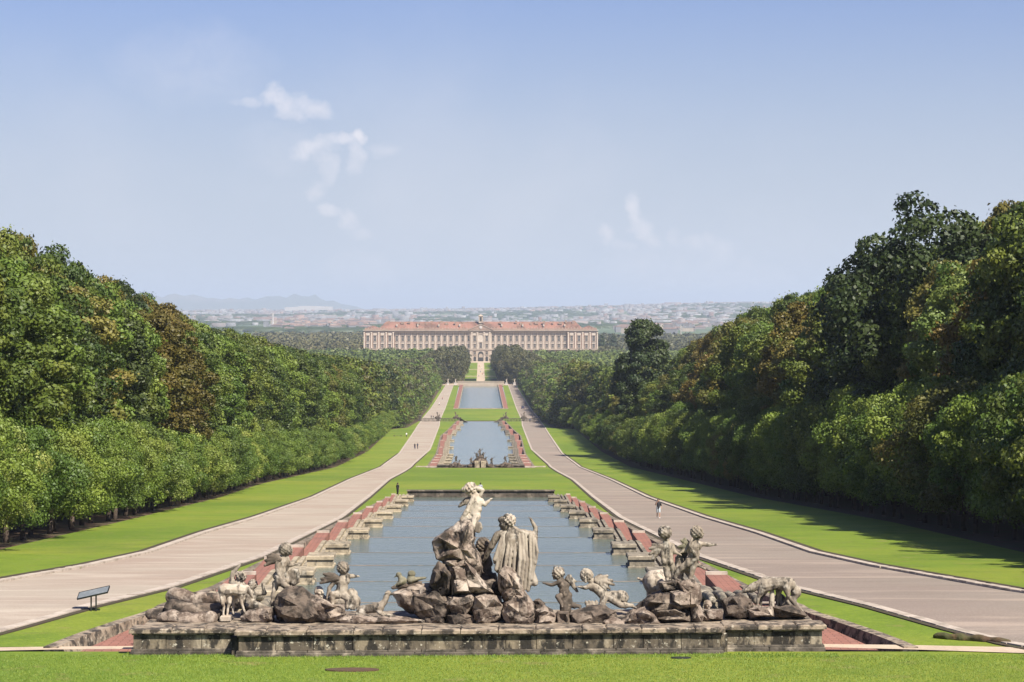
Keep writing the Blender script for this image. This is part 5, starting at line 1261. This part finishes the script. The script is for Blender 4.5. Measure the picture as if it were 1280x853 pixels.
b.ell(R_(740, 764, -.2), (.22, .15, .28)); b.build('stone_drapery', M['marble'], None, R_(740, 775, -.3), .024, 1, .03, 8, label='crumpled marble cloth on the rock between the dark and the lunging putto', cat='carved cloth')
# ---------------- the pair on the tall rock
putto('putto_statue', 'left putto of the pair standing on the tall rock, head turned right', R_(831.5, 666.5, -.4), .20, (.4, .9, .1), R_(833, 675, -.4), R_(834, 685, -.4), R_(835, 701, -.4),
      [R_(828, 682, -.4), R_(828, 693, -.5), R_(829, 703, -.5)], [R_(840, 682, -.4), R_(843.5, 690.5, -.45), R_(847, 692, -.45)],
      [R_(833, 704, -.4), R_(833, 716, -.4), R_(834, 723, -.4)], [R_(838, 704, -.4), R_(842, 714, -.35), R_(841, 723, -.35)], 'marble', 'marble', 80,
      [(R_(829, 684, -.45), [R_(816, 699, -.4), R_(812, 693, -.4), R_(812, 686, -.4), R_(816, 681, -.4)], 'marble')], .92)
def ex4(b): b.chain([R_(865, 674, -.55), R_(862, 682, -.68), R_(868, 692, -.65), R_(873, 701, -.5)], [.05, .055, .05, .04]); b.chain([R_(861, 708, -.4), R_(873, 706, -.3), R_(882, 712, -.3)], [.12, .09, .04])
putto('putto_statue', 'right putto of the pair on the tall rock, left arm stretched out to the right', R_(872, 666.5, -.4), .195, (.9, .35, 0), R_(870, 674, -.4), R_(868, 683, -.4), R_(866.5, 700, -.4),
      [R_(863, 680, -.4), R_(858, 688, -.4), R_(853, 690, -.4)], [R_(874.5, 680, -.4), R_(884, 681, -.4), R_(892, 681, -.4)],
      [R_(862, 703, -.45), R_(849, 712, -.5), R_(844, 722, -.5)], [R_(867, 704, -.4), R_(865, 715, -.4), R_(862, 726, -.4)], 'marble', 'marble', 60,
      [(R_(862, 684, -.3), [R_(850, 692, -.3), R_(848, 684, -.3), R_(852, 676, -.3), R_(856, 674, -.3)], 'moss')], .92, extra=ex4, footdir=(.5, -.8, 0))
b = Blob(); b.chain([R_(851, 697, -.1), R_(850, 709, -.1), R_(847, 722, -.1)], [.2, .22, .18]); b.ell(R_(855, 692, -.1), (.14, .12, .14)); b.cap(R_(846, 710), R_(860, 712), .17, .15)
b.build('stone_drapery', M['marble'], None, R_(850, 725, -.1), .028, 1, .05, 6, label='veined marble cloth hanging between the pair of putti', cat='carved cloth')
b = Blob(); head(b, q_(885, 756, 0, 94.6), .17, (.2, -1, 0)); b.build('carved_face', M['rock'], None, q_(885, 762, 0, 94.6), .022, 1, .02, 10, label='small carved face on the squared block right of the tall rock', cat='carved head')
# ---------------- half hidden nymph behind the deer, arm raised
H_ = lambda x, y, dy=0: q_(x, y, dy, 96.0)
hb_ = H_(305, 765)
ny = empty('crouching_figure_statue', hb_, label='crouching marble figure behind the pale deer, back of the head seen, thin arm raised', cat='statue')
b = Blob(); head(b, H_(300.5, 722), .20, (.5, .8, 0)); b.cap(H_(298, 727), H_(296, 733), .09, .16); b.cap(H_(291, 729), H_(303, 732), .14, .16); b.cap(H_(297, 733), H_(300, 752), .25, .28)
limb(b, [H_(289.5, 728), H_(291, 716, .1), H_(300, 707, .1)], [.115, .09, .055], True, .055); limb(b, [H_(300, 750), H_(310, 757, -.2), H_(304, 768, -.2)], [.2, .14, .1])
b.build('body', M['marble'], ny, hb_, .026, 2, .012, 9); curls(H_(301.5, 720.5, -.03), .20, 40, 3, M['marble'], ny, hb_, .16)
I_ = lambda x, y, dy=0: q_(x, y, dy, 95.0); ib = I_(318, 765)
ny = empty('embracing_figure_statue', ib, label='marble figure with dark hair hugging the pale deer, bent arm to the right', cat='statue')
b = Blob(); head(b, I_(314, 732.5), .18, (-.3, -1, 0)); b.cap(I_(315, 738), I_(314, 744), .08, .14); b.cap(I_(308, 744), I_(319, 743), .12, .13); b.cap(I_(314, 745), I_(311, 758), .2, .24)
limb(b, [I_(320, 742), I_(331, 742), I_(328.5, 733)], [.10, .08, .055], True, .05); limb(b, [I_(308, 744), I_(300, 746, -.1)], [.10, .08]); limb(b, [I_(311, 756, -.1), I_(320, 758, -.3), I_(330, 764, -.2), I_(341, 766, -.1)], [.22, .2, .2, .14])
b.chain([I_(305, 750, -.1), I_(311, 763, -.2)], [.07, .08]); b.chain([I_(308, 750, -.2), I_(315, 762, -.25)], [.06, .07])
b.build('body', M['marble'], ny, ib, .026, 2, .015, 8); curls(I_(316, 730.5, .06), .165, 40, 6, M['marble'], ny, ib, .2)
# ---------------- big curved stone volutes at the near end of the pool sides
for s in (-1, 1):
    vr = empty('stone_volute', (s * 9.3, 103, gz(103)), label='dark ribbed stone scroll at the near %s end of the pool side' % ('left' if s < 0 else 'right'), cat='carved stone')
    for k, (u, h) in enumerate(((0, .95), (.42, 1.0), (.84, .95), (1.26, 1.0), (1.68, .95))):
        b = Blob(); n = 8
        pts = [Vector((s * (8.7 + u + .35 * (t / n) ** 2 * s * 0 + .25 * t / n), 99.0 + 9 * t / n, gz(103) + h * (cos(pi * .52 * t / n)) + .1)) for t in range(n + 1)]
        for i in range(n): b.cap(pts[i], pts[i + 1], .16, .17, 8)
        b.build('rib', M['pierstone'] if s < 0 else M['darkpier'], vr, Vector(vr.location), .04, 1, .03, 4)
    q = MB(); x0, x1 = sorted((s * 8.5, s * 10.7)); q.box(x0 - vr.location.x, x1 - vr.location.x, -4.2, 5, -.6, .30, .1); q.build('base', M['darkpier'], vr)

# ------------------------------------------------------------------ people
M['palecloth'] = layered('pale_blue_grey_cloth', (.34, .38, .40), [], .85)
def person(loc, h, label, top, legs, hairc='hair', pose='walk', rz=0, bag=None, detail=True, skirt=False, arms='down'):
    root = empty('person', loc, rz, label=label, cat='person')
    s = h / 1.75; v = .016 * s if detail else .032 * s
    P = lambda x, y, z: Vector((x * s, y * s, z * s))
    st = {'walk': .20, 'stand': .03, 'sit': .0}[pose]
    b = Blob()
    if pose == 'sit':
        hip = P(0, 0, .12); ks = [(P(-.12, .40, .42), P(-.12, .72, .06)), (P(.12, .40, .42), P(.12, .72, .06))]; chest = P(0, -.04, .55); nk = P(0, -.03, .70); hd = P(0, .0, .86)
    else:
        hip = P(0, 0, .93); ks = [(P(-.10, st * .7, .50), P(-.10, st * .8 - .02, .08)), (P(.10, -st * .3, .49), P(.10, -st * 1.3, .10))]; chest = P(0, .02, 1.30); nk = P(0, .02, 1.47); hd = P(0, .04, 1.62)
    head(b, hd, .105 * s, (0, 1, -.05)); b.cap(nk, hd, .055 * s, .055 * s)
    b.cap(chest + P(-.11, 0, .04), chest + P(.11, 0, .04), .105 * s, .105 * s); b.cap(chest, hip, .135 * s, .145 * s, 11)
    for q, (k, a) in zip((-1, 1), ks):
        hj = hip + P(.085 * q, 0, -.02); b.chain([hj, k, a], [.095 * s, .065 * s, .042 * s]); foot(b, a, (0, 1, 0), .042 * s)
    hs = []
    for q in (-1, 1):
        sh = chest + P(.19 * q, 0, .08)
        if arms == 'up' and q > 0: el, ha = sh + P(.08, .16, -.16), sh + P(-.06, .25, .10)
        else: el, ha = sh + P(.06 * q, -.02 + .08 * q * st * 3, -.27), sh + P(.05 * q, .06 + .16 * q * st * 3, -.50)
        b.chain([sh, el, ha], [.055 * s, .045 * s, .032 * s]); hand(b, ha, ha - el, .035 * s); hs.append((sh, el, ha))
    b.build('body', M['skin'], root, None, v, 1)
    c = Blob(); c.cap(chest + P(-.12, 0, .05), chest + P(.12, 0, .05), .125 * s, .125 * s); c.cap(chest, hip, .155 * s, .165 * s, 11)
    for sh, el, ha in hs: c.chain([sh, el], [.070 * s, .060 * s])
    c.build('shirt', M[top], root, None, v * 1.2, 1)
    c = Blob()
    for q, (k, a) in zip((-1, 1), ks):
        hj = hip + P(.085 * q, 0, -.02); kk = k if not skirt else k + (k - hj) * -.1
        c.cap(hj, kk, .118 * s, .088 * s)
        if not skirt: c.cap(k, a + P(0, 0, .05), .082 * s, .06 * s)
    c.cap(hip + P(-.05, 0, .03), hip + P(.05, 0, .03), .15 * s, .15 * s); c.build('skirt' if skirt else 'trousers', M[legs], root, None, v * 1.2, 1)
    c = Blob(); c.ell(hd + P(0, -.02, .03), (.108 * s, .118 * s, .108 * s)); 
    if hairc == 'hair': c.cap(hd + P(0, -.07, 0), hd + P(0, -.09, -.12), .08 * s, .05 * s)
    c.build('hair', M['hair'], root, None, v, 1)
    c = Blob()
    for k, a in ks: c.cap(a + P(0, -.02, -.05), a + P(0, .15, -.055), .05 * s, .042 * s)
    c.build('shoes', M['white'] if legs == 'palecloth' else M['black'], root, None, v * 1.2, 1)
    if bag:
        c = Blob(); c.cap(chest + P(0, -.2, -.02), chest + P(0, -.2, -.2), .12 * s, .13 * s); c.build('backpack', M[bag], root, None, v * 1.5, 1)
    return root
def pground(px, py): p = at(px, py); return p + Vector((0, 0, .02))
person(pground(823, 648), 1.74, 'person in a black top, pale skirt and white shoes walking up the right road', 'black', 'palecloth', rz=pi, skirt=True, arms='up')
person(pground(497, 619.5), 1.66, 'person in dark clothes standing at the far left corner of the near pool', 'black', 'black', pose='stand', rz=-.8)
p = at(601, 620.6); person(Vector((-.05, 335.0, gz(335) + .15)), 1.7, 'person in a pale top standing behind the far edge of the near pool', 'grey', 'navy', pose='stand')
for x, y, lab, t_, l_ in ((518.5, 562, 'left person of the dark pair walking down the left road', 'black', 'navy'), (522, 561.5, 'right person of the dark pair walking down the left road', 'navy', 'black'),
                      (508, 547, 'person in a white shirt at the edge of the left lawn by the bench', 'white', 'black'), (539.0, 523.5, 'left person of the group beyond the left balustrade', 'navy', 'black'), (541.5, 524, 'right person of the group beyond the left balustrade', 'black', 'navy'),
                      (665.5, 523, 'dark person just beyond the right balustrade on the road', 'black', 'black'), (662.5, 528, 'person stooping by the right balustrade', 'bluecloth', 'black'), (657, 487, 'small distant person walking behind the far basin corner', 'grey', 'navy'), (553, 500, 'tiny distant person on the left road near the far basin', 'redcloth', 'navy'), (549, 507, 'tiny distant person in white low on the far left road', 'white', 'navy')):
    person(pground(x, y), 1.75, lab, t_, l_, rz=rndT.uniform(0, 6), detail=False)
for i, (x, y, t_) in enumerate(((599, 459, 'redcloth'), (602, 462, 'white'), (600.5, 466, 'bluecloth'), (603, 469, 'redcloth'), (598.5, 471, 'grey'))):
    person(pground(x, y), 1.8, ['red topped visitor nearest the palace on the garden path', 'white topped visitor on the garden path', 'blue topped visitor halfway down the garden path', 'red topped visitor lower on the garden path', 'grey topped visitor lowest on the garden path'][i], t_, 'navy', detail=False)
# ------------------------------------------------------------------ information board
p = pground(117, 765)
sg = empty('information_board', p, rz=-.12, label='dark slanted information board on two posts on the grass beside the left road', cat='sign')
for s in (-1, 1):
    q = MB(); q.box(s * .10 - .025, s * .10 + .025, -.025, .025, -.2, .70); q.build('post', M['metal'], sg)
q = MB(); q.box(-.62, .62, -.26, .26, 0, .045, .01); o = q.build('panel', M['panel'], sg, loc=(.0, 0, .72)); o.rotation_euler = (radians(22), radians(-13), 0)
q = MB(); q.box(-.64, .64, -.28, -.262, -.01, .055); q.box(-.64, .64, .262, .28, -.01, .055); q.box(-.64, -.622, -.2619, .2619, -.01, .055); q.box(.622, .64, -.2619, .2619, -.01, .055)
o2 = q.build('frame', M['metal'], o)
# park bench on the left lawn edge
p = pground(497, 546); bn = empty('park_bench', p, rz=.1, label='low bench line at the edge of the left lawn near the walkers', cat='bench')
q = MB(); q.box(-1.6, 1.6, -.25, .25, .42, .48); q.build('seat', M['darkstone'], bn)
for s in (-1, 1): q = MB(); q.box(s * 1.2 - .12, s * 1.2 + .12, -.2, .2, 0, .419); q.build('leg', M['darkstone'], bn)
# ------------------------------------------------------------------ car on the right road
p = pground(653.5, 511.5)
car = empty('car', p, label='dark passenger car seen from behind on the right road beside the far basin', cat='car')
q = MB(); q.prism([(-2.1, .35), (2.1, .35), (2.15, .8), (1.9, 1.02), (1.0, 1.1), (.55, 1.62), (-1.5, 1.68), (-2.05, 1.1), (-2.15, .8)], -.88, .88, 'x'); q.V = [(x, y, z) for x, y, z in q.V]
q.build('body', M['navy'], car)
q = MB(); q.prism([(-.68, 1.12), (.68, 1.12), (.58, 1.58), (-.58, 1.58)], -2.12, -1.70, 'y'); q.build('rear_window', M['glass'], car)
for s in (-1, 1):
    q = MB(); q.prism([(-1.4, 1.12), (.8, 1.12), (.45, 1.55), (-1.3, 1.58)], s * .885 - .01, s * .885 + .01, 'x'); q.build('side_window', M['glass'], car)
    for y in (-1.35, 1.35): q = MB(); q.tube((s * .75, y, .33), (s * .92, y, .33), .33, .33, 14); q.build('wheel', M['black'], car)
    q = MB(); q.box(s * .7 - .12, s * .7 + .12, -2.2, -2.12, .85, 1.0); q.build('tail_light', M['redcloth'], car)
# ------------------------------------------------------------------ middle fountain
m0 = 588.0; Zm = gz(m0)
def mfig(b, x, z, h, lean=0, arm=1, d=0.0):
    P = lambda a, c, e=0: Vector((x + a * h + lean * c * h, d + e * h, z + c * h))
    b.ell(P(0, .92), (.075 * h,) * 3, None, 8, 6); b.cap(P(0, .84), P(0, .9), .04 * h, .04 * h); b.cap(P(-.07, .78), P(.07, .78), .075 * h, .075 * h); b.cap(P(0, .76), P(0, .5), .105 * h, .10 * h)
    b.chain([P(-.05, .5), P(-.10, .27, -.1), P(-.08, .02)], [.075 * h, .055 * h, .04 * h]); b.chain([P(.05, .5), P(.13, .28, -.08), P(.10, .02)], [.075 * h, .055 * h, .04 * h])
    b.chain([P(.1, .8), P(.22 * arm, .88), P(.32 * arm, 1.02)], [.045 * h, .04 * h, .03 * h]); b.chain([P(-.1, .8), P(-.2, .66), P(-.12, .52, -.1)], [.045 * h, .04 * h, .03 * h])
def midgroup(x, name, lab, rocks, figs, base_h, mat='marble_dark'):
    root = empty(name, (x, m0, Zm), label=lab, cat='sculpture')
    for i, (P, dd) in enumerate(rocks):
        c = Blob()
        for (a, z, r_) in P: c.ell((a, dd, z), (r_, r_ * .9, r_))
        c.build('rock', M['rock_dark'], root, None, .16, 0, .25, 1.3)
    for (a, z, h, l, ar, dd) in figs:
        c = Blob(); mfig(c, a, z, h, l, ar, dd); c.build('figure', M[mat], root, None, .06, 1, .04, 3)
    return root
midgroup(-.1, 'main_figure_group', 'central dark sculpture group of the middle fountain, tallest of the row', [([(-1.1, .8, .9), (-.4, 1.0, 1.1), (.4, 1.0, 1.1), (1.1, .8, .8), (0, 2.0, .7)], 0)],
         [(-.1, 2.0, 2.2, 0, 1, .0), (.5, 1.5, 1.9, .1, 1, .3), (-.6, 1.4, 1.9, -.1, -1, .2), (1.15, .9, 1.5, .05, 1, 0)], 1, 'darkstone')
bl = bpy.data.objects['main_figure_group']
for s in (-1, 1): q = MB(); x0, x1 = sorted((s * .15, s * 1.25)); q.box(x0, x1, -1.3, -.9, 0, 1.5, .08); q.build('pale_block', M['pierstone'], bl)
for x, lab, l in ((-2.2, 'dark upright statue standing just left of the central group of the middle fountain', .05), (2.3, 'dark drooping statue standing just right of the central group of the middle fountain', .12)):
    midgroup(x, 'fountain_statue', lab, [([(0, .3, .55), (.4, .2, .45), (-.4, .2, .45)], 0)], [(0, .5, 1.8, l, 1, 0), (.3, .3, 1.3, -l, 1, .2)], .6, 'darkstone')
for x, lab in ((-5.6, 'dark statue on a rock with one arm raised, leftmost of the middle fountain'), (5.6, 'dark seated statue arched on a rock, rightmost of the middle fountain')):
    midgroup(x, 'fountain_statue', lab, [([(-1.0, .2, .6), (-.2, .5, .7), (.6, .4, .65), (1.2, .2, .5)], 0)], [(0, .8, 1.8, .12 if x < 0 else -.1, -1 if x < 0 else 1, 0), (.6, .6, 1.2, .3, 1, 0)], .6, 'darkstone')
mw = empty('fountain_wall', (0, m0, Zm), label='low dark wall across the near end of the second pool carrying the middle fountain', cat='wall')
for i, (a, b_) in enumerate(((-9.8, -6.4), (-6.4, -3.2), (-3.2, 3.2), (3.2, 6.4), (6.4, 9.8))):
    q = MB(); q.box(a + .03, b_ - .03, 0, 1.6, -1.2, .30); q.box(a - .05 + .06, b_ + .05 - .06, -.15, 1.75, .303, .55, .05); q.build('wall_block', M['darkstone'], mw)
q = MB(); q.box(-14.5, -9.9, .2, .8, -.3, .25); q.build('step', M['kerb'], mw); q = MB(); q.box(9.9, 14.5, .2, .8, -.3, .25); q.build('step', M['kerb'], mw)
# ------------------------------------------------------------------ balustrade bridge
by = 1271.0; Zb = gz(by)
br = empty('balustrade', (0, by, Zb), label='dark stone balustrade crossing the axis and both roads behind the second pool', cat='balustrade')
bal = MB(); bal.tube((0, 0, .25), (0, 0, .6), .10, .17, 8); bal.tube((0, 0, .6), (0, 0, 1.15), .17, .09, 8); balm = bal.mesh('baluster', True)
for s in (-1, 1):
    for (a, b_) in ((10.2, 20.5), (20.5, 29.5)):
        x0, x1 = sorted((s * a, s * b_)); q = MB(); q.box(x0, x1, -.35, .35, -.6, .25); q.build('plinth', M['darkstone'], br); q = MB(); q.box(x0, x1, -.32, .32, 1.15, 1.45, .04); q.build('rail', M['darkstone'], br)
        n = 14
        for i in range(n): link('baluster', balm, M['darkstone'], br, (x0 + (x1 - x0) * (i + .5) / n, 0, 0))
    for a in (10.2, 20.5, 29.5): q = MB(); q.box(s * a - .7, s * a + .7, -.7, .7, -.6, 1.7); q.box(s * a - .8, s * a + .8, -.8, .8, 1.703, 1.95, .05); q.build('pier', M['darkstone'], br)
    q = MB(); q.prism([(0, -.5), (0, 1.9), (1.2, 1.7), (3.2, .9), (5.0, .35), (6.2, 0), (6.2, -.5)], -.4, .4, 'y'); q.V = [(s * (10.0 - x * .72), y - 3 - x * 1.2, z - .3) for x, y, z in q.V]; q.build('scroll', M['darkstone'], br)
    for nm_, a, lab in (('inner', 12.0, 'between pool and lawn'), ('outer', 20.8, 'beside the road')):
        root = empty('group_statue', (s * a, by + .1, Zb + 1.6), label='small dark statue group on the %s balustrade %s' % ('left' if s < 0 else 'right', lab), cat='statue')
        c = Blob()
        for (u, z, r_) in ((-.9, .1, .6), (0, .35, .8), (.9, .1, .6), (.2, .9, .5)): c.ell((u, 0, z), (r_, r_ * .8, r_))
        c.build('rock', M['rock_dark'], root, None, .16, 0, .2, 1.3)
        c = Blob(); mfig(c, .0, .9, 2.1, .1 * s, s, 0); mfig(c, -.7 * s, .4, 1.5, -.2 * s, -s, .2); c.build('figure', M['marble_dark'], root, None, .08, 1, .04, 3)
    root = empty('lying_animal_statue', (s * 29.5, by, Zb + 1.95), label='dark lying animal statue at the %s outer end of the balustrade' % ('left' if s < 0 else 'right'), cat='statue')
    c = Blob(); c.chain([Vector((-.9, 0, .4)), Vector((.5, 0, .5))], [.4, .45]); c.chain([Vector((.5, 0, .5)), Vector((.9, 0, 1.0))], [.3, .25]); c.ell((1.05, 0, 1.05), (.32, .25, .25)); c.cap((.4, -.2, .2), (1.1, -.25, .1), .16, .12); c.build('figure', M['darkstone'], root, None, .07, 1)
# terrace statues beyond the far basin
for x, lab in ((-24.2, 'pale statue beside the left road end'), (-18.7, 'pale statue left of the far basin wall'), (18.9, 'pale statue right of the far basin wall'), (24.8, 'pale statue beside the right road end')):
    root = empty('terrace_statue', (x, 1938, gz(1938)), label=lab, cat='statue')
    q = MB(); q.box(-.9, .9, -.9, .9, 0, 1.6); q.box(-1.05, 1.05, -1.05, 1.05, 1.603, 1.85); q.build('pedestal', M['concrete'], root)
    c = Blob(); mfig(c, 0, 1.8, 2.9, .05, 1, 0); c.cap((0, 0, 1.9), (0, 0, 3.6), .5, .35); c.build('figure', M['marble_pale'], root, None, .09, 1)
# low parapet and posts along the garden
# ------------------------------------------------------------------ grass blades in the foreground
r = np.random.default_rng(3)
def blades(n, x0, x1, y0, y1, hh, w, lab, zf=None, seed=0, dens=None):
    r = np.random.default_rng(seed); x = r.uniform(x0, x1, n); y = r.uniform(y0, y1, n)
    z = np.array([gz(v) for v in y]) + .01 if zf is None else zf(x, y)
    a = r.uniform(0, 2 * pi, n); h = hh * r.uniform(.5, 1.3, n); l = r.normal(0, .5, (2, n)) * h
    V = np.stack([np.stack([x - w * np.cos(a), y - w * np.sin(a), z], 1), np.stack([x + w * np.cos(a), y + w * np.sin(a), z], 1), np.stack([x + l[0], y + l[1], z + h], 1)], 1).reshape(-1, 3)
    link('grass_blades', npmesh('grass_blades', V, np.arange(3 * n).reshape(-1, 3), r.random(n)), M['blade'], label=lab, cat='grass', kind='stuff')
def grassmat():
    m, t, b, out = newmat('grass_blade'); at_ = t.nodes.new('ShaderNodeAttribute'); at_.attribute_name = 'tint'
    mx = t.nodes.new('ShaderNodeMix'); mx.data_type = 'RGBA'; t.links.new(at_.outputs['Fac'], mx.inputs[0]); mx.inputs[6].default_value = (.09, .19, .018, 1); mx.inputs[7].default_value = (.24, .30, .045, 1)
    t.links.new(mx.outputs[2], b.inputs['Base Color']); b.inputs['Roughness'].default_value = .6
    tr = t.nodes.new('ShaderNodeBsdfTranslucent'); t.links.new(mx.outputs[2], tr.inputs[0]); ms = t.nodes.new('ShaderNodeMixShader'); ms.inputs[0].default_value = .3
    t.links.new(b.outputs[0], ms.inputs[1]); t.links.new(tr.outputs[0], ms.inputs[2]); t.links.new(ms.outputs[0], out.inputs[0]); return m
M['blade'] = grassmat()
blades(120000, -19, 19, 83.5, 91.3, .05, .012, 'short sunlit grass blades of the lawn in the foreground', seed=1)
blades(9000, -12.4, 12.4, 90.6, 91.7, .08, .014, 'longer grass growing against the foot of the fountain wall', seed=2)
# dark inspection covers in the lawn
for x, y, w in ((440, 839, .9), (851, 824, .35)):
    p = pground(x, y); q = MB(); q.prism([(w * cos(2 * pi * i / 20), w * .45 * sin(2 * pi * i / 20)) for i in range(20)], -.05, .045); q.build('manhole_cover', M['soil'] if w > .5 else M['metal'], None, loc=(p.x, p.y, p.z), label='%s cover set in the front lawn' % ('brown oval' if w > .5 else 'small dark metal'), cat='cover')
# clipped brown verge ridge by the right road
V = []; Fc = []
pts = [at(1168, 799), at(1195, 801), at(1225, 803), at(1262, 806)]
b = Blob(); b.chain([p + Vector((0, 0, .1)) for p in pts], [.10, .15, .15, .10]); b.build('turf_ridge', M['soil'], None, pts[1], .05, 0, .1, 3, label='ragged brown ridge of turf beside the right kerb in the foreground', cat='turf bank')

# ------------------------------------------------------------------ haze
mh = bpy.data.materials.new('haze'); mh.use_nodes = True; t = mh.node_tree; t.nodes.clear()
o_ = t.nodes.new('ShaderNodeOutputMaterial'); v_ = t.nodes.new('ShaderNodeVolumePrincipled'); t.links.new(v_.outputs[0], o_.inputs['Volume'])
v_.inputs['Color'].default_value = (.74, .86, 1, 1); v_.inputs['Density'].default_value = 5.5e-5; v_.inputs['Anisotropy'].default_value = 0.1
q = MB(); q.box(-39000, 39000, -390, 43500, -1.2, Z0 + 205); hb = q.build('haze', mh, kind='stuff')
SC.cycles.volume_step_rate = 10
